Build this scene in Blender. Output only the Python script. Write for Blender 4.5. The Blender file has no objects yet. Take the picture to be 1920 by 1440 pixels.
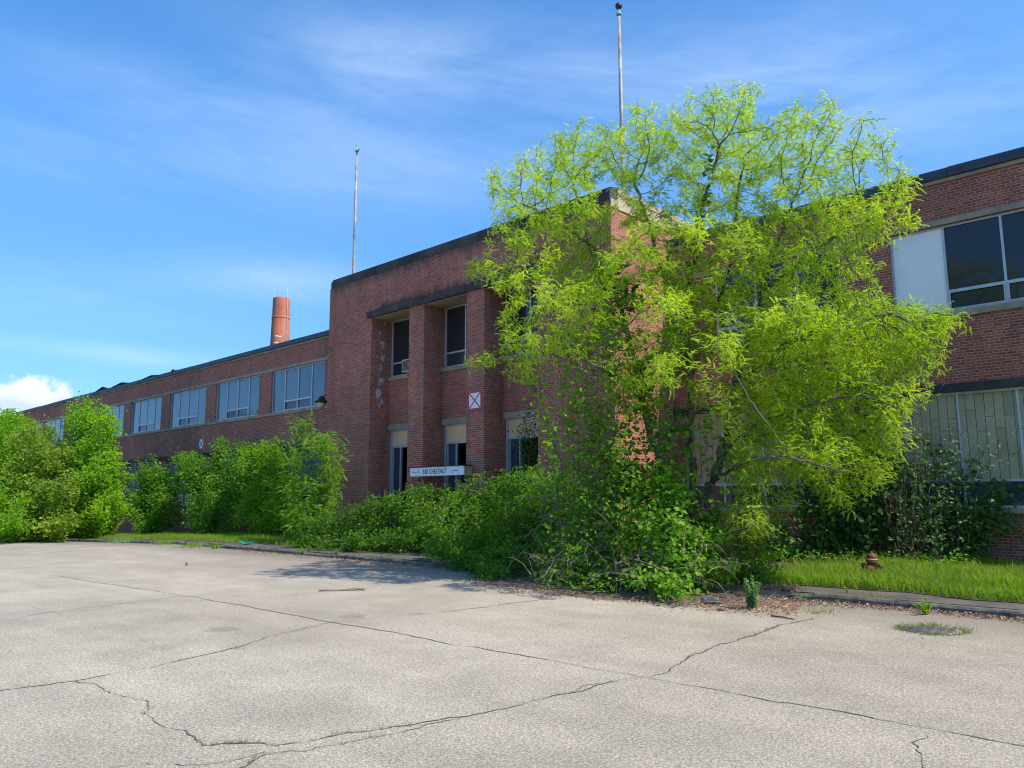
import bpy, math, random
import numpy as np
from mathutils import Vector, Matrix
R = math.radians
rng = np.random.default_rng(11)
random.seed(5)
sc = bpy.context.scene
col = sc.collection

# ------------------------------------------------------------------ camera
F, PITCH, YAW, ROLL, DIST, EYE = 1471.22, .145975, .811898, -.00333471, 21.0, 1.7
fh = np.array([-math.cos(YAW), math.sin(YAW), 0.])
fw = fh * math.cos(PITCH) + np.array([0, 0, math.sin(PITCH)])
rh = np.cross(fh, [0, 0, 1.])
_up = np.cross(rh, fw)
rt = rh * math.cos(ROLL) + _up * math.sin(ROLL)
up = -rh * math.sin(ROLL) + _up * math.cos(ROLL)
CAM = np.array([0, -DIST, EYE])

def at(u, v, Y=None, Z=None):
    """a point of the place, found from where its image falls and the plane it lies in"""
    d = rt * (u - 960) + up * (720 - v) + fw * F
    t = (Y + DIST) / d[1] if Y is not None else (Z - EYE) / d[2]
    return CAM + d * t

cd = bpy.data.cameras.new('camera')
cam = bpy.data.objects.new('camera', cd)
col.objects.link(cam)
M = Matrix([[rt[i], up[i], -fw[i], CAM[i]] for i in range(3)] + [[0, 0, 0, 1]])
cam.matrix_world = M
cd.sensor_width = 36
cd.lens = 36 * F / 1920
cd.clip_end = 6000
sc.camera = cam

# ------------------------------------------------------------------ node helpers
def new_mat(name):
    m = bpy.data.materials.new(name)
    m.use_nodes = True
    nt = m.node_tree
    b = nt.nodes['Principled BSDF']
    return m, nt, b

def nd(nt, typ, **kw):
    n = nt.nodes.new(typ)
    for k, v in kw.items():
        setattr(n, k, v)
    return n

def lk(nt, a, b):
    nt.links.new(a, b)

def val(nt, sock, v):
    if hasattr(v, 'is_output') or isinstance(v, bpy.types.NodeSocket):
        nt.links.new(v, sock)
    else:
        sock.default_value = v

def math_(nt, op, a, b=0., c=None, clamp=False):
    n = nd(nt, 'ShaderNodeMath', operation=op, use_clamp=clamp)
    val(nt, n.inputs[0], a); val(nt, n.inputs[1], b)
    if c is not None: val(nt, n.inputs[2], c)
    return n.outputs[0]

def mix(nt, f, a, b, blend='MIX'):
    n = nd(nt, 'ShaderNodeMix', data_type='RGBA', blend_type=blend)
    val(nt, n.inputs[0], f)
    for s, v in ((n.inputs[6], a), (n.inputs[7], b)):
        if isinstance(v, (tuple, list)): v = (*v[:3], 1)
        val(nt, s, v)
    return n.outputs[2]

def noise(nt, vec, scale, detail=4, rough=.55, dist=0.):
    n = nd(nt, 'ShaderNodeTexNoise')
    if vec is not None: lk(nt, vec, n.inputs['Vector'])
    n.inputs['Scale'].default_value = scale
    n.inputs['Detail'].default_value = detail
    n.inputs['Roughness'].default_value = rough
    n.inputs['Distortion'].default_value = dist
    return n.outputs['Fac']

def ramp(nt, f, stops):
    n = nd(nt, 'ShaderNodeValToRGB')
    lk(nt, f, n.inputs[0])
    e = n.color_ramp.elements
    while len(e) < len(stops): e.new(.5)
    for i, (p, c) in enumerate(stops):
        e[i].position = p
        e[i].color = (c, c, c, 1) if isinstance(c, (int, float)) else (*c, 1)
    return n.outputs[0]

def sstep(nt, x, a, b):
    n = nd(nt, 'ShaderNodeMapRange', interpolation_type='SMOOTHSTEP')
    val(nt, n.inputs[0], x)
    n.inputs[1].default_value = a; n.inputs[2].default_value = b
    return n.outputs[0]

def objco(nt, sx=1, sy=1, sz=1):
    t = nd(nt, 'ShaderNodeTexCoord')
    if (sx, sy, sz) == (1, 1, 1): return t.outputs['Object']
    m = nd(nt, 'ShaderNodeMapping')
    lk(nt, t.outputs['Object'], m.inputs[0])
    m.inputs['Scale'].default_value = (sx, sy, sz)
    return m.outputs[0]

def bump(nt, h, dist, strength=1., to=None):
    n = nd(nt, 'ShaderNodeBump')
    lk(nt, h, n.inputs['Height'])
    n.inputs['Distance'].default_value = dist
    n.inputs['Strength'].default_value = strength
    if to is not None: lk(nt, n.outputs[0], to.inputs['Normal'])
    return n.outputs[0]

# ------------------------------------------------------------------ materials
def brick_mat(name, c1, c2, mortar, block=False):
    m, nt, b = new_mat(name)
    co = objco(nt)
    sp = nd(nt, 'ShaderNodeSeparateXYZ'); lk(nt, nd(nt, 'ShaderNodeNewGeometry').outputs['Position'] if block else co, sp.inputs[0])
    x, y, z = sp.outputs
    h = math_(nt, 'ADD', x, y)
    cb = nd(nt, 'ShaderNodeCombineXYZ'); lk(nt, h, cb.inputs[0]); lk(nt, z, cb.inputs[1])
    # tiny irregularity of the coursing
    br = nd(nt, 'ShaderNodeTexBrick', offset=.5, offset_frequency=2, squash=.5, squash_frequency=6)
    lk(nt, cb.outputs[0], br.inputs['Vector'])
    br.inputs['Color1'].default_value = (*c1, 1); br.inputs['Color2'].default_value = (*c2, 1)
    br.inputs['Mortar'].default_value = (*mortar, 1)
    br.inputs['Scale'].default_value = 1
    br.inputs['Brick Width'].default_value = .213; br.inputs['Row Height'].default_value = .0705
    br.inputs['Mortar Size'].default_value = .0085; br.inputs['Mortar Smooth'].default_value = .25
    br.inputs['Bias'].default_value = -.1
    big = noise(nt, co, .35, 5, .6)
    mid = noise(nt, objco(nt, 1, 1, .35), 2.3, 4, .6)
    fine = noise(nt, co, 60, 3, .6)
    c = mix(nt, 1, br.outputs['Color'], ramp(nt, big, [(.3, .78), (.7, 1.15)]), 'MULTIPLY')
    c = mix(nt, 1, c, ramp(nt, mid, [(.3, .8), (.72, 1.12)]), 'MULTIPLY')
    c = mix(nt, .5, c, ramp(nt, fine, [(.3, .7), (.7, 1.25)]), 'MULTIPLY')
    # worn pale wash and soot
    wash = sstep(nt, noise(nt, objco(nt, 1, 1, .5), .9, 6, .7), .58, .8)
    c = mix(nt, math_(nt, 'MULTIPLY', wash, .22), c, (.33, .23, .2))
    soot = sstep(nt, noise(nt, objco(nt, 1.2, 1.2, .3), .7, 6, .65), .55, .78)
    c = mix(nt, math_(nt, 'MULTIPLY', soot, .42), c, (.07, .035, .03))
    if block:
        ragged = math_(nt, 'MULTIPLY', math_(nt, 'SUBTRACT', noise(nt, objco(nt, 1, 1, .15), 3.5, 5, .7), .5), .9)
        zz = math_(nt, 'ADD', z, ragged)
        below = math_(nt, 'MULTIPLY', sstep(nt, zz, 9.95, 10.5), .85)
        over = math_(nt, 'MULTIPLY', math_(nt, 'SUBTRACT', 1, sstep(nt, zz, 8.95, 9.3)), sstep(nt, z, 8.9, 8.96))
        inx = math_(nt, 'MULTIPLY', sstep(nt, x, -24.6, -24.0), math_(nt, 'SUBTRACT', 1, sstep(nt, x, -15.9, -15.3)))
        front = math_(nt, 'SUBTRACT', 1, sstep(nt, y, -3.07, -3.05))
        st = math_(nt, 'MULTIPLY', math_(nt, 'MAXIMUM', math_(nt, 'MULTIPLY', over, inx), below), front)
        c = mix(nt, math_(nt, 'MULTIPLY', st, .85), c, (.04, .03, .028))
        # lime bloom down the side of the first bay
        wob = math_(nt, 'MULTIPLY', math_(nt, 'SUBTRACT', noise(nt, co, .9, 3), .5), .5)
        ly = math_(nt, 'ABSOLUTE', math_(nt, 'ADD', math_(nt, 'ADD', y, 2.58), wob))
        lime = math_(nt, 'SUBTRACT', 1, sstep(nt, ly, .05, .2))
        lime = math_(nt, 'MULTIPLY', lime, math_(nt, 'SUBTRACT', 1, sstep(nt, math_(nt, 'ABSOLUTE', math_(nt, 'ADD', x, 24.5)), .02, .06)))
        lime = math_(nt, 'MULTIPLY', lime, sstep(nt, noise(nt, objco(nt, 1, 1, .7), 4.5, 5, .75), .5, .56))
        lime = math_(nt, 'MULTIPLY', lime, sstep(nt, z, 4.5, 5.6))
        c = mix(nt, math_(nt, 'MULTIPLY', lime, .85), c, (.62, .58, .6))
    lk(nt, c, b.inputs['Base Color'])
    b.inputs['Roughness'].default_value = .9
    hgt = math_(nt, 'ADD', math_(nt, 'MULTIPLY', br.outputs['Fac'], -1.), math_(nt, 'MULTIPLY', fine, .35))
    bump(nt, hgt, .006, .8, b)
    return m

def plain_mat(name, c, rough=.6, metal=0., var=.25, scale=3., spec=.5, bumpd=0., bscale=40, stretch=(1, 1, 1), c2=None):
    m, nt, b = new_mat(name)
    n = noise(nt, objco(nt, *stretch), scale, 6, .65)
    if c2 is None: c2 = tuple(v * (1 - var) for v in c)
    cc = mix(nt, ramp(nt, n, [(.35, 0.), (.68, 1.)]), c2, c)
    lk(nt, cc, b.inputs['Base Color'])
    b.inputs['Roughness'].default_value = rough
    b.inputs['Metallic'].default_value = metal
    b.inputs['Specular IOR Level'].default_value = spec
    if bumpd: bump(nt, noise(nt, objco(nt, *stretch), bscale, 4), bumpd, 1, b)
    return m

def leaf_mat(name, dark, light, trans=.5, tint=(1.35, 1.5, .5)):
    m, nt, b = new_mat(name)
    a = nd(nt, 'ShaderNodeAttribute', attribute_name='tone')
    c = mix(nt, a.outputs['Fac'], dark, light)
    lk(nt, c, b.inputs['Base Color'])
    b.inputs['Roughness'].default_value = .55
    b.inputs['Specular IOR Level'].default_value = .25
    tr = nd(nt, 'ShaderNodeBsdfTranslucent')
    lk(nt, mix(nt, 1, c, tint, 'MULTIPLY'), tr.inputs[0])
    ms = nd(nt, 'ShaderNodeMixShader'); ms.inputs[0].default_value = trans
    lk(nt, b.outputs[0], ms.inputs[1]); lk(nt, tr.outputs[0], ms.inputs[2])
    lk(nt, ms.outputs[0], nt.nodes['Material Output'].inputs[0])
    return m

MT = {}
MT['brick'] = brick_mat('brick', (.42, .112, .063), (.2, .056, .038), (.46, .315, .225))
MT['brick_block'] = brick_mat('brick of the entrance block', (.435, .116, .067), (.21, .06, .042), (.46, .315, .225), True)
MT['brick_stack'] = brick_mat('orange brick', (.55, .15, .06), (.4, .1, .05), (.55, .3, .2))
MT['concrete'] = plain_mat('weathered concrete', (.4, .34, .24), .9, var=.45, scale=1.6, bumpd=.004)
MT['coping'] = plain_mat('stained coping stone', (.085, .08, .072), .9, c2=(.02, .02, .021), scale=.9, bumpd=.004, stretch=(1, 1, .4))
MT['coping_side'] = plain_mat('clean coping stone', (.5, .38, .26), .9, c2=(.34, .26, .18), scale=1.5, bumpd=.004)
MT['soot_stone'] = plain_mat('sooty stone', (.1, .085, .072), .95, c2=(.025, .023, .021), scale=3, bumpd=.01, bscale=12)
MT['fascia'] = plain_mat('slate blue roofing edge', (.05, .07, .095), .55, c2=(.02, .028, .036), scale=2.2, stretch=(.4, 1, 3), bumpd=.003, bscale=25)
MT['roofing'] = plain_mat('roofing felt', (.06, .06, .06), .9)
MT['alu'] = plain_mat('aluminium frame', (.55, .58, .62), .45, .35, var=.2, scale=6)
MT['grey_frame'] = plain_mat('dull grey frame', (.26, .27, .27), .6)
MT['whiteboard'] = plain_mat('painted board', (.88, .89, .84), .6, var=.08, scale=.8)
MT['tan'] = plain_mat('tan panel', (.78, .5, .28), .6, var=.1, scale=1)
MT['rust_panel'] = plain_mat('rusty panel', (.26, .1, .06), .8, c2=(.14, .05, .03), scale=3, stretch=(3, 1, .4))
MT['white'] = plain_mat('white enamel', (.8, .82, .84), .5, var=.1, scale=5)
MT['red'] = plain_mat('red paint', (.55, .035, .06), .5, var=.15)
MT['black'] = plain_mat('black paint', (.015, .016, .017), .5, var=.3)
MT['dark_metal'] = plain_mat('dark green metal', (.02, .028, .024), .5, .2, var=.3)
MT['cream'] = plain_mat('cream metal', (.6, .5, .36), .5, var=.15)
MT['pole'] = plain_mat('weathered grey paint', (.46, .44, .42), .6, .1, c2=(.16, .15, .15), scale=6, stretch=(1, 1, .4))
MT['copper'] = plain_mat('verdigris copper', (.2, .5, .46), .6, var=.3, scale=9)
MT['bark'] = plain_mat('bark', (.2, .165, .125), .95, c2=(.075, .06, .048), scale=9, bumpd=.012, bscale=28, stretch=(1, 1, .25))
MT['stem'] = plain_mat('brown stem', (.17, .12, .085), .9, c2=(.07, .052, .04), scale=7)
MT['twig'] = plain_mat('pale dry twig', (.36, .28, .2), .9, var=.5, scale=9)

def glass_mat(name, c, rough=.04, ior=1.52, wob=.0):
    m, nt, b = new_mat(name)
    n = noise(nt, objco(nt), .6, 3)
    lk(nt, mix(nt, ramp(nt, n, [(.3, 0.), (.7, 1.)]), tuple(v * .75 for v in c), c), b.inputs['Base Color'])
    b.inputs['Roughness'].default_value = rough
    b.inputs['IOR'].default_value = ior
    bump(nt, noise(nt, objco(nt), .8, 2), .02, wob, b) if wob else None
    return m
MT['glass_teal'] = glass_mat('sky blue window glass', (.1, .18, .2), .03, 1.6, .05)
MT['glass_dark'] = glass_mat('dark window glass', (.03, .034, .039), .04, 1.5, .05)
MT['glass_mesh'] = glass_mat('screened sash', (.05, .05, .052), .3)
MT['glass_blue'] = glass_mat('blue grey door glass', (.05, .07, .1), .05)

def panel_mat():
    m, nt, b = new_mat('cracked grey sheet panel')
    co = objco(nt); sp = nd(nt, 'ShaderNodeSeparateXYZ'); lk(nt, co, sp.inputs[0])
    cb = nd(nt, 'ShaderNodeCombineXYZ'); lk(nt, sp.outputs[2], cb.inputs[0]); lk(nt, sp.outputs[0], cb.inputs[1])
    br = nd(nt, 'ShaderNodeTexBrick', offset=.37, offset_frequency=2, squash=1.4, squash_frequency=3)
    lk(nt, cb.outputs[0], br.inputs['Vector'])
    br.inputs['Scale'].default_value = 1; br.inputs['Brick Width'].default_value = .9; br.inputs['Row Height'].default_value = .2
    br.inputs['Mortar Size'].default_value = .006; br.inputs['Mortar'].default_value = (.02, .02, .018, 1)
    br.inputs['Color1'].default_value = (.5, .43, .26, 1); br.inputs['Color2'].default_value = (.4, .345, .21, 1)
    n = noise(nt, co, 45, 3, .7); n2 = noise(nt, co, 1.3, 4)
    c = mix(nt, 1, br.outputs[0], ramp(nt, n, [(.3, .72), (.7, 1.2)]), 'MULTIPLY')
    c = mix(nt, 1, c, ramp(nt, n2, [(.3, .75), (.7, 1.1)]), 'MULTIPLY')
    lk(nt, c, b.inputs['Base Color']); b.inputs['Roughness'].default_value = .6
    return m
MT['panel'] = panel_mat()
MT['grey_panel'] = plain_mat('grey boarding', (.2, .2, .18), .8, c2=(.1, .1, .095), scale=1.4, stretch=(2.5, 1, .4))

def lot_mat():
    m, nt, b = new_mat('worn asphalt with pale aggregate')
    co = objco(nt)
    big = noise(nt, co, .16, 6, .62, .3)
    mid = noise(nt, co, 1.1, 5, .62)
    streak = noise(nt, objco(nt, .25, 1.6, 1), .5, 5, .6)
    fine = noise(nt, co, 42, 3, .75)
    vo = nd(nt, 'ShaderNodeTexVoronoi'); lk(nt, co, vo.inputs['Vector']); vo.inputs['Scale'].default_value = 105
    c = mix(nt, ramp(nt, big, [(.36, 0.), (.66, 1.)]), (.325, .282, .218), (.412, .36, .28))
    c = mix(nt, 1, c, ramp(nt, mid, [(.28, .84), (.72, 1.1)]), 'MULTIPLY')
    c = mix(nt, 1, c, ramp(nt, streak, [(.3, .9), (.7, 1.08)]), 'MULTIPLY')
    c = mix(nt, 1, c, ramp(nt, fine, [(.3, .58), (.68, 1.34)]), 'MULTIPLY')
    sv = nd(nt, 'ShaderNodeSeparateColor'); lk(nt, vo.outputs['Color'], sv.inputs[0])
    c = mix(nt, 1, c, ramp(nt, sv.outputs[0], [(.0, .66), (.5, .99), (1., 1.34)]), 'MULTIPLY')
    speck = noise(nt, co, 27, 2, .8)
    c = mix(nt, 1, c, ramp(nt, speck, [(.3, .84), (.7, 1.14)]), 'MULTIPLY')
    sp = nd(nt, 'ShaderNodeSeparateXYZ'); lk(nt, co, sp.inputs[0])
    wob = math_(nt, 'MULTIPLY', math_(nt, 'SUBTRACT', noise(nt, co, 2.2, 4), .5), .5)
    st = None
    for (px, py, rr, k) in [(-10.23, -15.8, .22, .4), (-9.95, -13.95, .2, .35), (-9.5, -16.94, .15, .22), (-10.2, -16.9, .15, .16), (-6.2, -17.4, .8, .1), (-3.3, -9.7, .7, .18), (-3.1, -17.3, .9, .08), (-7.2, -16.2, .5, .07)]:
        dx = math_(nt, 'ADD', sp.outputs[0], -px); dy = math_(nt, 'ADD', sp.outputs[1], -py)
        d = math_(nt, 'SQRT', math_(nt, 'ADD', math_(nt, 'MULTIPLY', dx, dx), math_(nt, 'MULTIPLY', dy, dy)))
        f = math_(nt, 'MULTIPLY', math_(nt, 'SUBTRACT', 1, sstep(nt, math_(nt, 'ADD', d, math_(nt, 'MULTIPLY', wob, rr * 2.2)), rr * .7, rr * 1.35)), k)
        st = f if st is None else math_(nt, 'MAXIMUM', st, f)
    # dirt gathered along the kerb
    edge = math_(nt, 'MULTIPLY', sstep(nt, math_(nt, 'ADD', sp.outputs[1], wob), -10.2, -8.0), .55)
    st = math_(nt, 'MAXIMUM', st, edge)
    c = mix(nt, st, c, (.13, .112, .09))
    lk(nt, c, b.inputs['Base Color'])
    b.inputs['Roughness'].default_value = .92
    b.inputs['Specular IOR Level'].default_value = .25
    h = math_(nt, 'ADD', fine, math_(nt, 'MULTIPLY', vo.outputs['Distance'], .5))
    bump(nt, h, .006, .7, b)
    return m
MT['lot'] = lot_mat()
MT['walk'] = plain_mat('old dark asphalt', (.13, .112, .09), .95, c2=(.06, .055, .048), scale=2, bumpd=.006, bscale=60)
MT['kerb'] = plain_mat('old kerb stone', (.2, .185, .15), .95, c2=(.05, .046, .04), scale=3.5, bumpd=.012, bscale=14)
MT['soil'] = plain_mat('soil under litter', (.27, .18, .13), 1, c2=(.14, .095, .07), scale=5, bumpd=.02, bscale=25)
MT['turf'] = plain_mat('turf', (.07, .1, .025), 1, c2=(.07, .06, .03), scale=3)
MT['earth'] = plain_mat('rough ground', (.1, .11, .045), 1, c2=(.13, .1, .06), scale=.3)
MT['crack'] = plain_mat('open crack', (.13, .12, .095), 1, c2=(.05, .047, .038), scale=4)
MT['litter'] = leaf_mat('dead leaves', (.2, .12, .08), (.55, .37, .25), .1, (1, 1, 1))
MT['drain'] = plain_mat('drain grit', (.3, .265, .21), .95, c2=(.19, .175, .13), scale=12)
MT['rock'] = plain_mat('grey stone', (.16, .165, .17), .8, c2=(.06, .06, .065), scale=8, bumpd=.01, bscale=20)
MT['teal_plastic'] = plain_mat('turquoise plastic', (.02, .25, .21), .45, var=.3)
MT['rust_red'] = plain_mat('rusted red paint', (.22, .06, .042), .8, c2=(.08, .036, .025), scale=9, bumpd=.004)
MT['yellow'] = plain_mat('faded yellow paint', (.5, .38, .1), .7, c2=(.22, .13, .05), scale=12)
MT['locust'] = leaf_mat('locust leaf', (.19, .335, .018), (.58, .685, .07), .58, (1.4, 1.45, .5))
MT['vine_leaf'] = leaf_mat('broad vine leaf', (.075, .2, .02), (.26, .46, .04), .5, (1.35, 1.5, .5))
MT['shrub_leaf'] = leaf_mat('shrub leaf', (.05, .14, .014), (.21, .38, .035), .5, (1.3, 1.5, .5))
MT['bright_leaf'] = leaf_mat('young leaf', (.11, .26, .015), (.32, .52, .03), .55, (1.4, 1.5, .5))
MT['ivy_leaf'] = leaf_mat('dark ivy leaf', (.04, .115, .02), (.18, .33, .07), .4, (1.2, 1.5, .6))
MT['blue_leaf'] = leaf_mat('blue green leaf', (.1, .2, .07), (.25, .4, .16), .4, (1.2, 1.35, .8))
MT['dry_leaf'] = leaf_mat('dry leaf', (.16, .09, .04), (.42, .27, .13), .35, (1.2, 1.1, .8))
MT['red_leaf'] = leaf_mat('bronze tinged young leaf', (.12, .25, .02), (.36, .44, .06), .5, (1.35, 1.4, .5))
MT['grass'] = leaf_mat('grass blade', (.11, .22, .012), (.29, .42, .04), .5, (1.3, 1.5, .4))
MT['grass_crack'] = leaf_mat('sparse crack grass', (.1, .14, .03), (.24, .26, .07), .4, (1.2, 1.3, .6))
MT['grass_dry'] = leaf_mat('yellowed grass blade', (.13, .18, .02), (.32, .3, .09), .45, (1.3, 1.3, .6))

# ------------------------------------------------------------------ object helpers
def link(name, me, mats, parent=None, loc=None):
    o = bpy.data.objects.new(name, me)
    for m in (mats if isinstance(mats, (list, tuple)) else [mats]):
        me.materials.append(MT[m])
    if parent is not None: o.parent = parent
    if loc is not None: o.location = loc
    col.objects.link(o)
    return o

def tag(o, label=None, cat=None, group=None, kind=None):
    for k, v in (('label', label), ('category', cat), ('group', group), ('kind', kind)):
        if v: o[k] = v
    return o

def thing(name, loc, label, cat, group=None):
    o = bpy.data.objects.new(name, None)
    o.empty_display_size = .3
    o.location = loc
    col.objects.link(o)
    return tag(o, label, cat, group)

class MB:
    """collects shapes, then links them as ONE mesh object"""
    def __init__(s): s.v = []; s.f = []; s.m = []; s.sm = []
    def quad(s, a, b, c, d, m=0, smooth=False):
        n = len(s.v); s.v += [a, b, c, d]; s.f.append((n, n + 1, n + 2, n + 3)); s.m.append(m); s.sm.append(smooth)
    def poly(s, pts, m=0):
        n = len(s.v); s.v += list(pts); s.f.append(tuple(range(n, n + len(pts)))); s.m.append(m); s.sm.append(False)
    def box(s, x0, x1, y0, y1, z0, z1, m=0, bev=0.):
        x0, x1 = sorted((x0, x1)); y0, y1 = sorted((y0, y1)); z0, z1 = sorted((z0, z1))
        n = len(s.v)
        s.v += [(x, y, z) for z in (z0, z1) for x, y in ((x0, y0), (x1, y0), (x1, y1), (x0, y1))]
        for q in ((3, 2, 1, 0), (4, 5, 6, 7), (0, 1, 5, 4), (1, 2, 6, 5), (2, 3, 7, 6), (3, 0, 4, 7)):
            s.f.append(tuple(n + i for i in q)); s.m.append(m); s.sm.append(False)
    def ring_stack(s, rings, m=0, smooth=True, cap=True):
        """rings: list of lists of points of equal length"""
        n = len(s.v); k = len(rings[0])
        for r in rings: s.v += [tuple(p) for p in r]
        for i in range(len(rings) - 1):
            for j in range(k):
                a = n + i * k + j; b2 = n + i * k + (j + 1) % k
                s.f.append((a, b2, b2 + k, a + k)); s.m.append(m); s.sm.append(smooth)
        if cap:
            s.f.append(tuple(n + j for j in reversed(range(k)))); s.m.append(m); s.sm.append(False)
            o = n + (len(rings) - 1) * k
            s.f.append(tuple(o + j for j in range(k))); s.m.append(m); s.sm.append(False)
    def lathe(s, prof, c=(0, 0, 0), k=20, m=0, ax='z', smooth=True):
        rings = []
        for r, h in prof:
            pts = []
            for j in range(k):
                a = 2 * math.pi * j / k
                p = (r * math.cos(a), r * math.sin(a), h)
                if ax == 'x': p = (h, p[0], p[1])
                if ax == 'y': p = (p[1], h, p[0])
                pts.append((p[0] + c[0], p[1] + c[1], p[2] + c[2]))
            rings.append(pts)
        s.ring_stack(rings, m, smooth)
    def tube(s, pts, r, k=6, m=0):
        P = [Vector(p) for p in pts]
        rings = []
        for i, p in enumerate(P):
            d = (P[min(i + 1, len(P) - 1)] - P[max(i - 1, 0)]).normalized()
            a = d.orthogonal().normalized(); b2 = d.cross(a)
            rr = r[i] if isinstance(r, (list, tuple)) else r
            rings.append([tuple(p + (a * math.cos(2 * math.pi * j / k) + b2 * math.sin(2 * math.pi * j / k)) * rr) for j in range(k)])
        s.ring_stack(rings, m)
    def build(s, name, mats, parent=None, off=(0, 0, 0), bev=0.):
        me = bpy.data.meshes.new(name)
        me.from_pydata([(a[0] - off[0], a[1] - off[1], a[2] - off[2]) for a in s.v], [], s.f)
        me.polygons.foreach_set('material_index', s.m)
        me.polygons.foreach_set('use_smooth', s.sm)
        me.update()
        o = link(name, me, mats, parent)
        if bev:
            md = o.modifiers.new('bevel', 'BEVEL'); md.width = bev; md.segments = 2; md.limit_method = 'ANGLE'
        return o

def arr_mesh(name, V, faces, tone=None, smooth=False):
    """V (n,3); faces: list of int arrays, each (k, nside)"""
    me = bpy.data.meshes.new(name)
    me.vertices.add(len(V)); me.vertices.foreach_set('co', np.ascontiguousarray(V, np.float32).ravel())
    nl = sum(f.size for f in faces); nf = sum(len(f) for f in faces)
    me.loops.add(nl); me.loops.foreach_set('vertex_index', np.concatenate([f.ravel() for f in faces]).astype(np.int32))
    me.polygons.add(nf)
    tot = np.concatenate([np.full(len(f), f.shape[1]) for f in faces])
    me.polygons.foreach_set('loop_start', np.concatenate([[0], np.cumsum(tot)[:-1]]).astype(np.int32))
    me.polygons.foreach_set('use_smooth', np.full(nf, smooth))
    if tone is not None:
        a = me.attributes.new('tone', 'FLOAT', 'POINT')
        a.data.foreach_set('value', np.ascontiguousarray(tone, np.float32))
    me.update(calc_edges=True)
    return me

# ------------------------------------------------------------------ sky and sun
SUN_EL, SUN_AZ = R(50.5), math.atan2(.13, .8)      # azimuth from +X towards +Y
sdir = np.array([math.cos(SUN_EL) * math.cos(SUN_AZ), math.cos(SUN_EL) * math.sin(SUN_AZ), math.sin(SUN_EL)])
sl = bpy.data.lights.new('sun', 'SUN'); sl.energy = 5.0; sl.angle = R(.53); sl.color = (1, .93, .82)
so = bpy.data.objects.new('sun', sl); col.objects.link(so)
so.rotation_euler = Vector(sdir).to_track_quat('Z', 'Y').to_euler()
so.location = (20, 20, 40)

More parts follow.
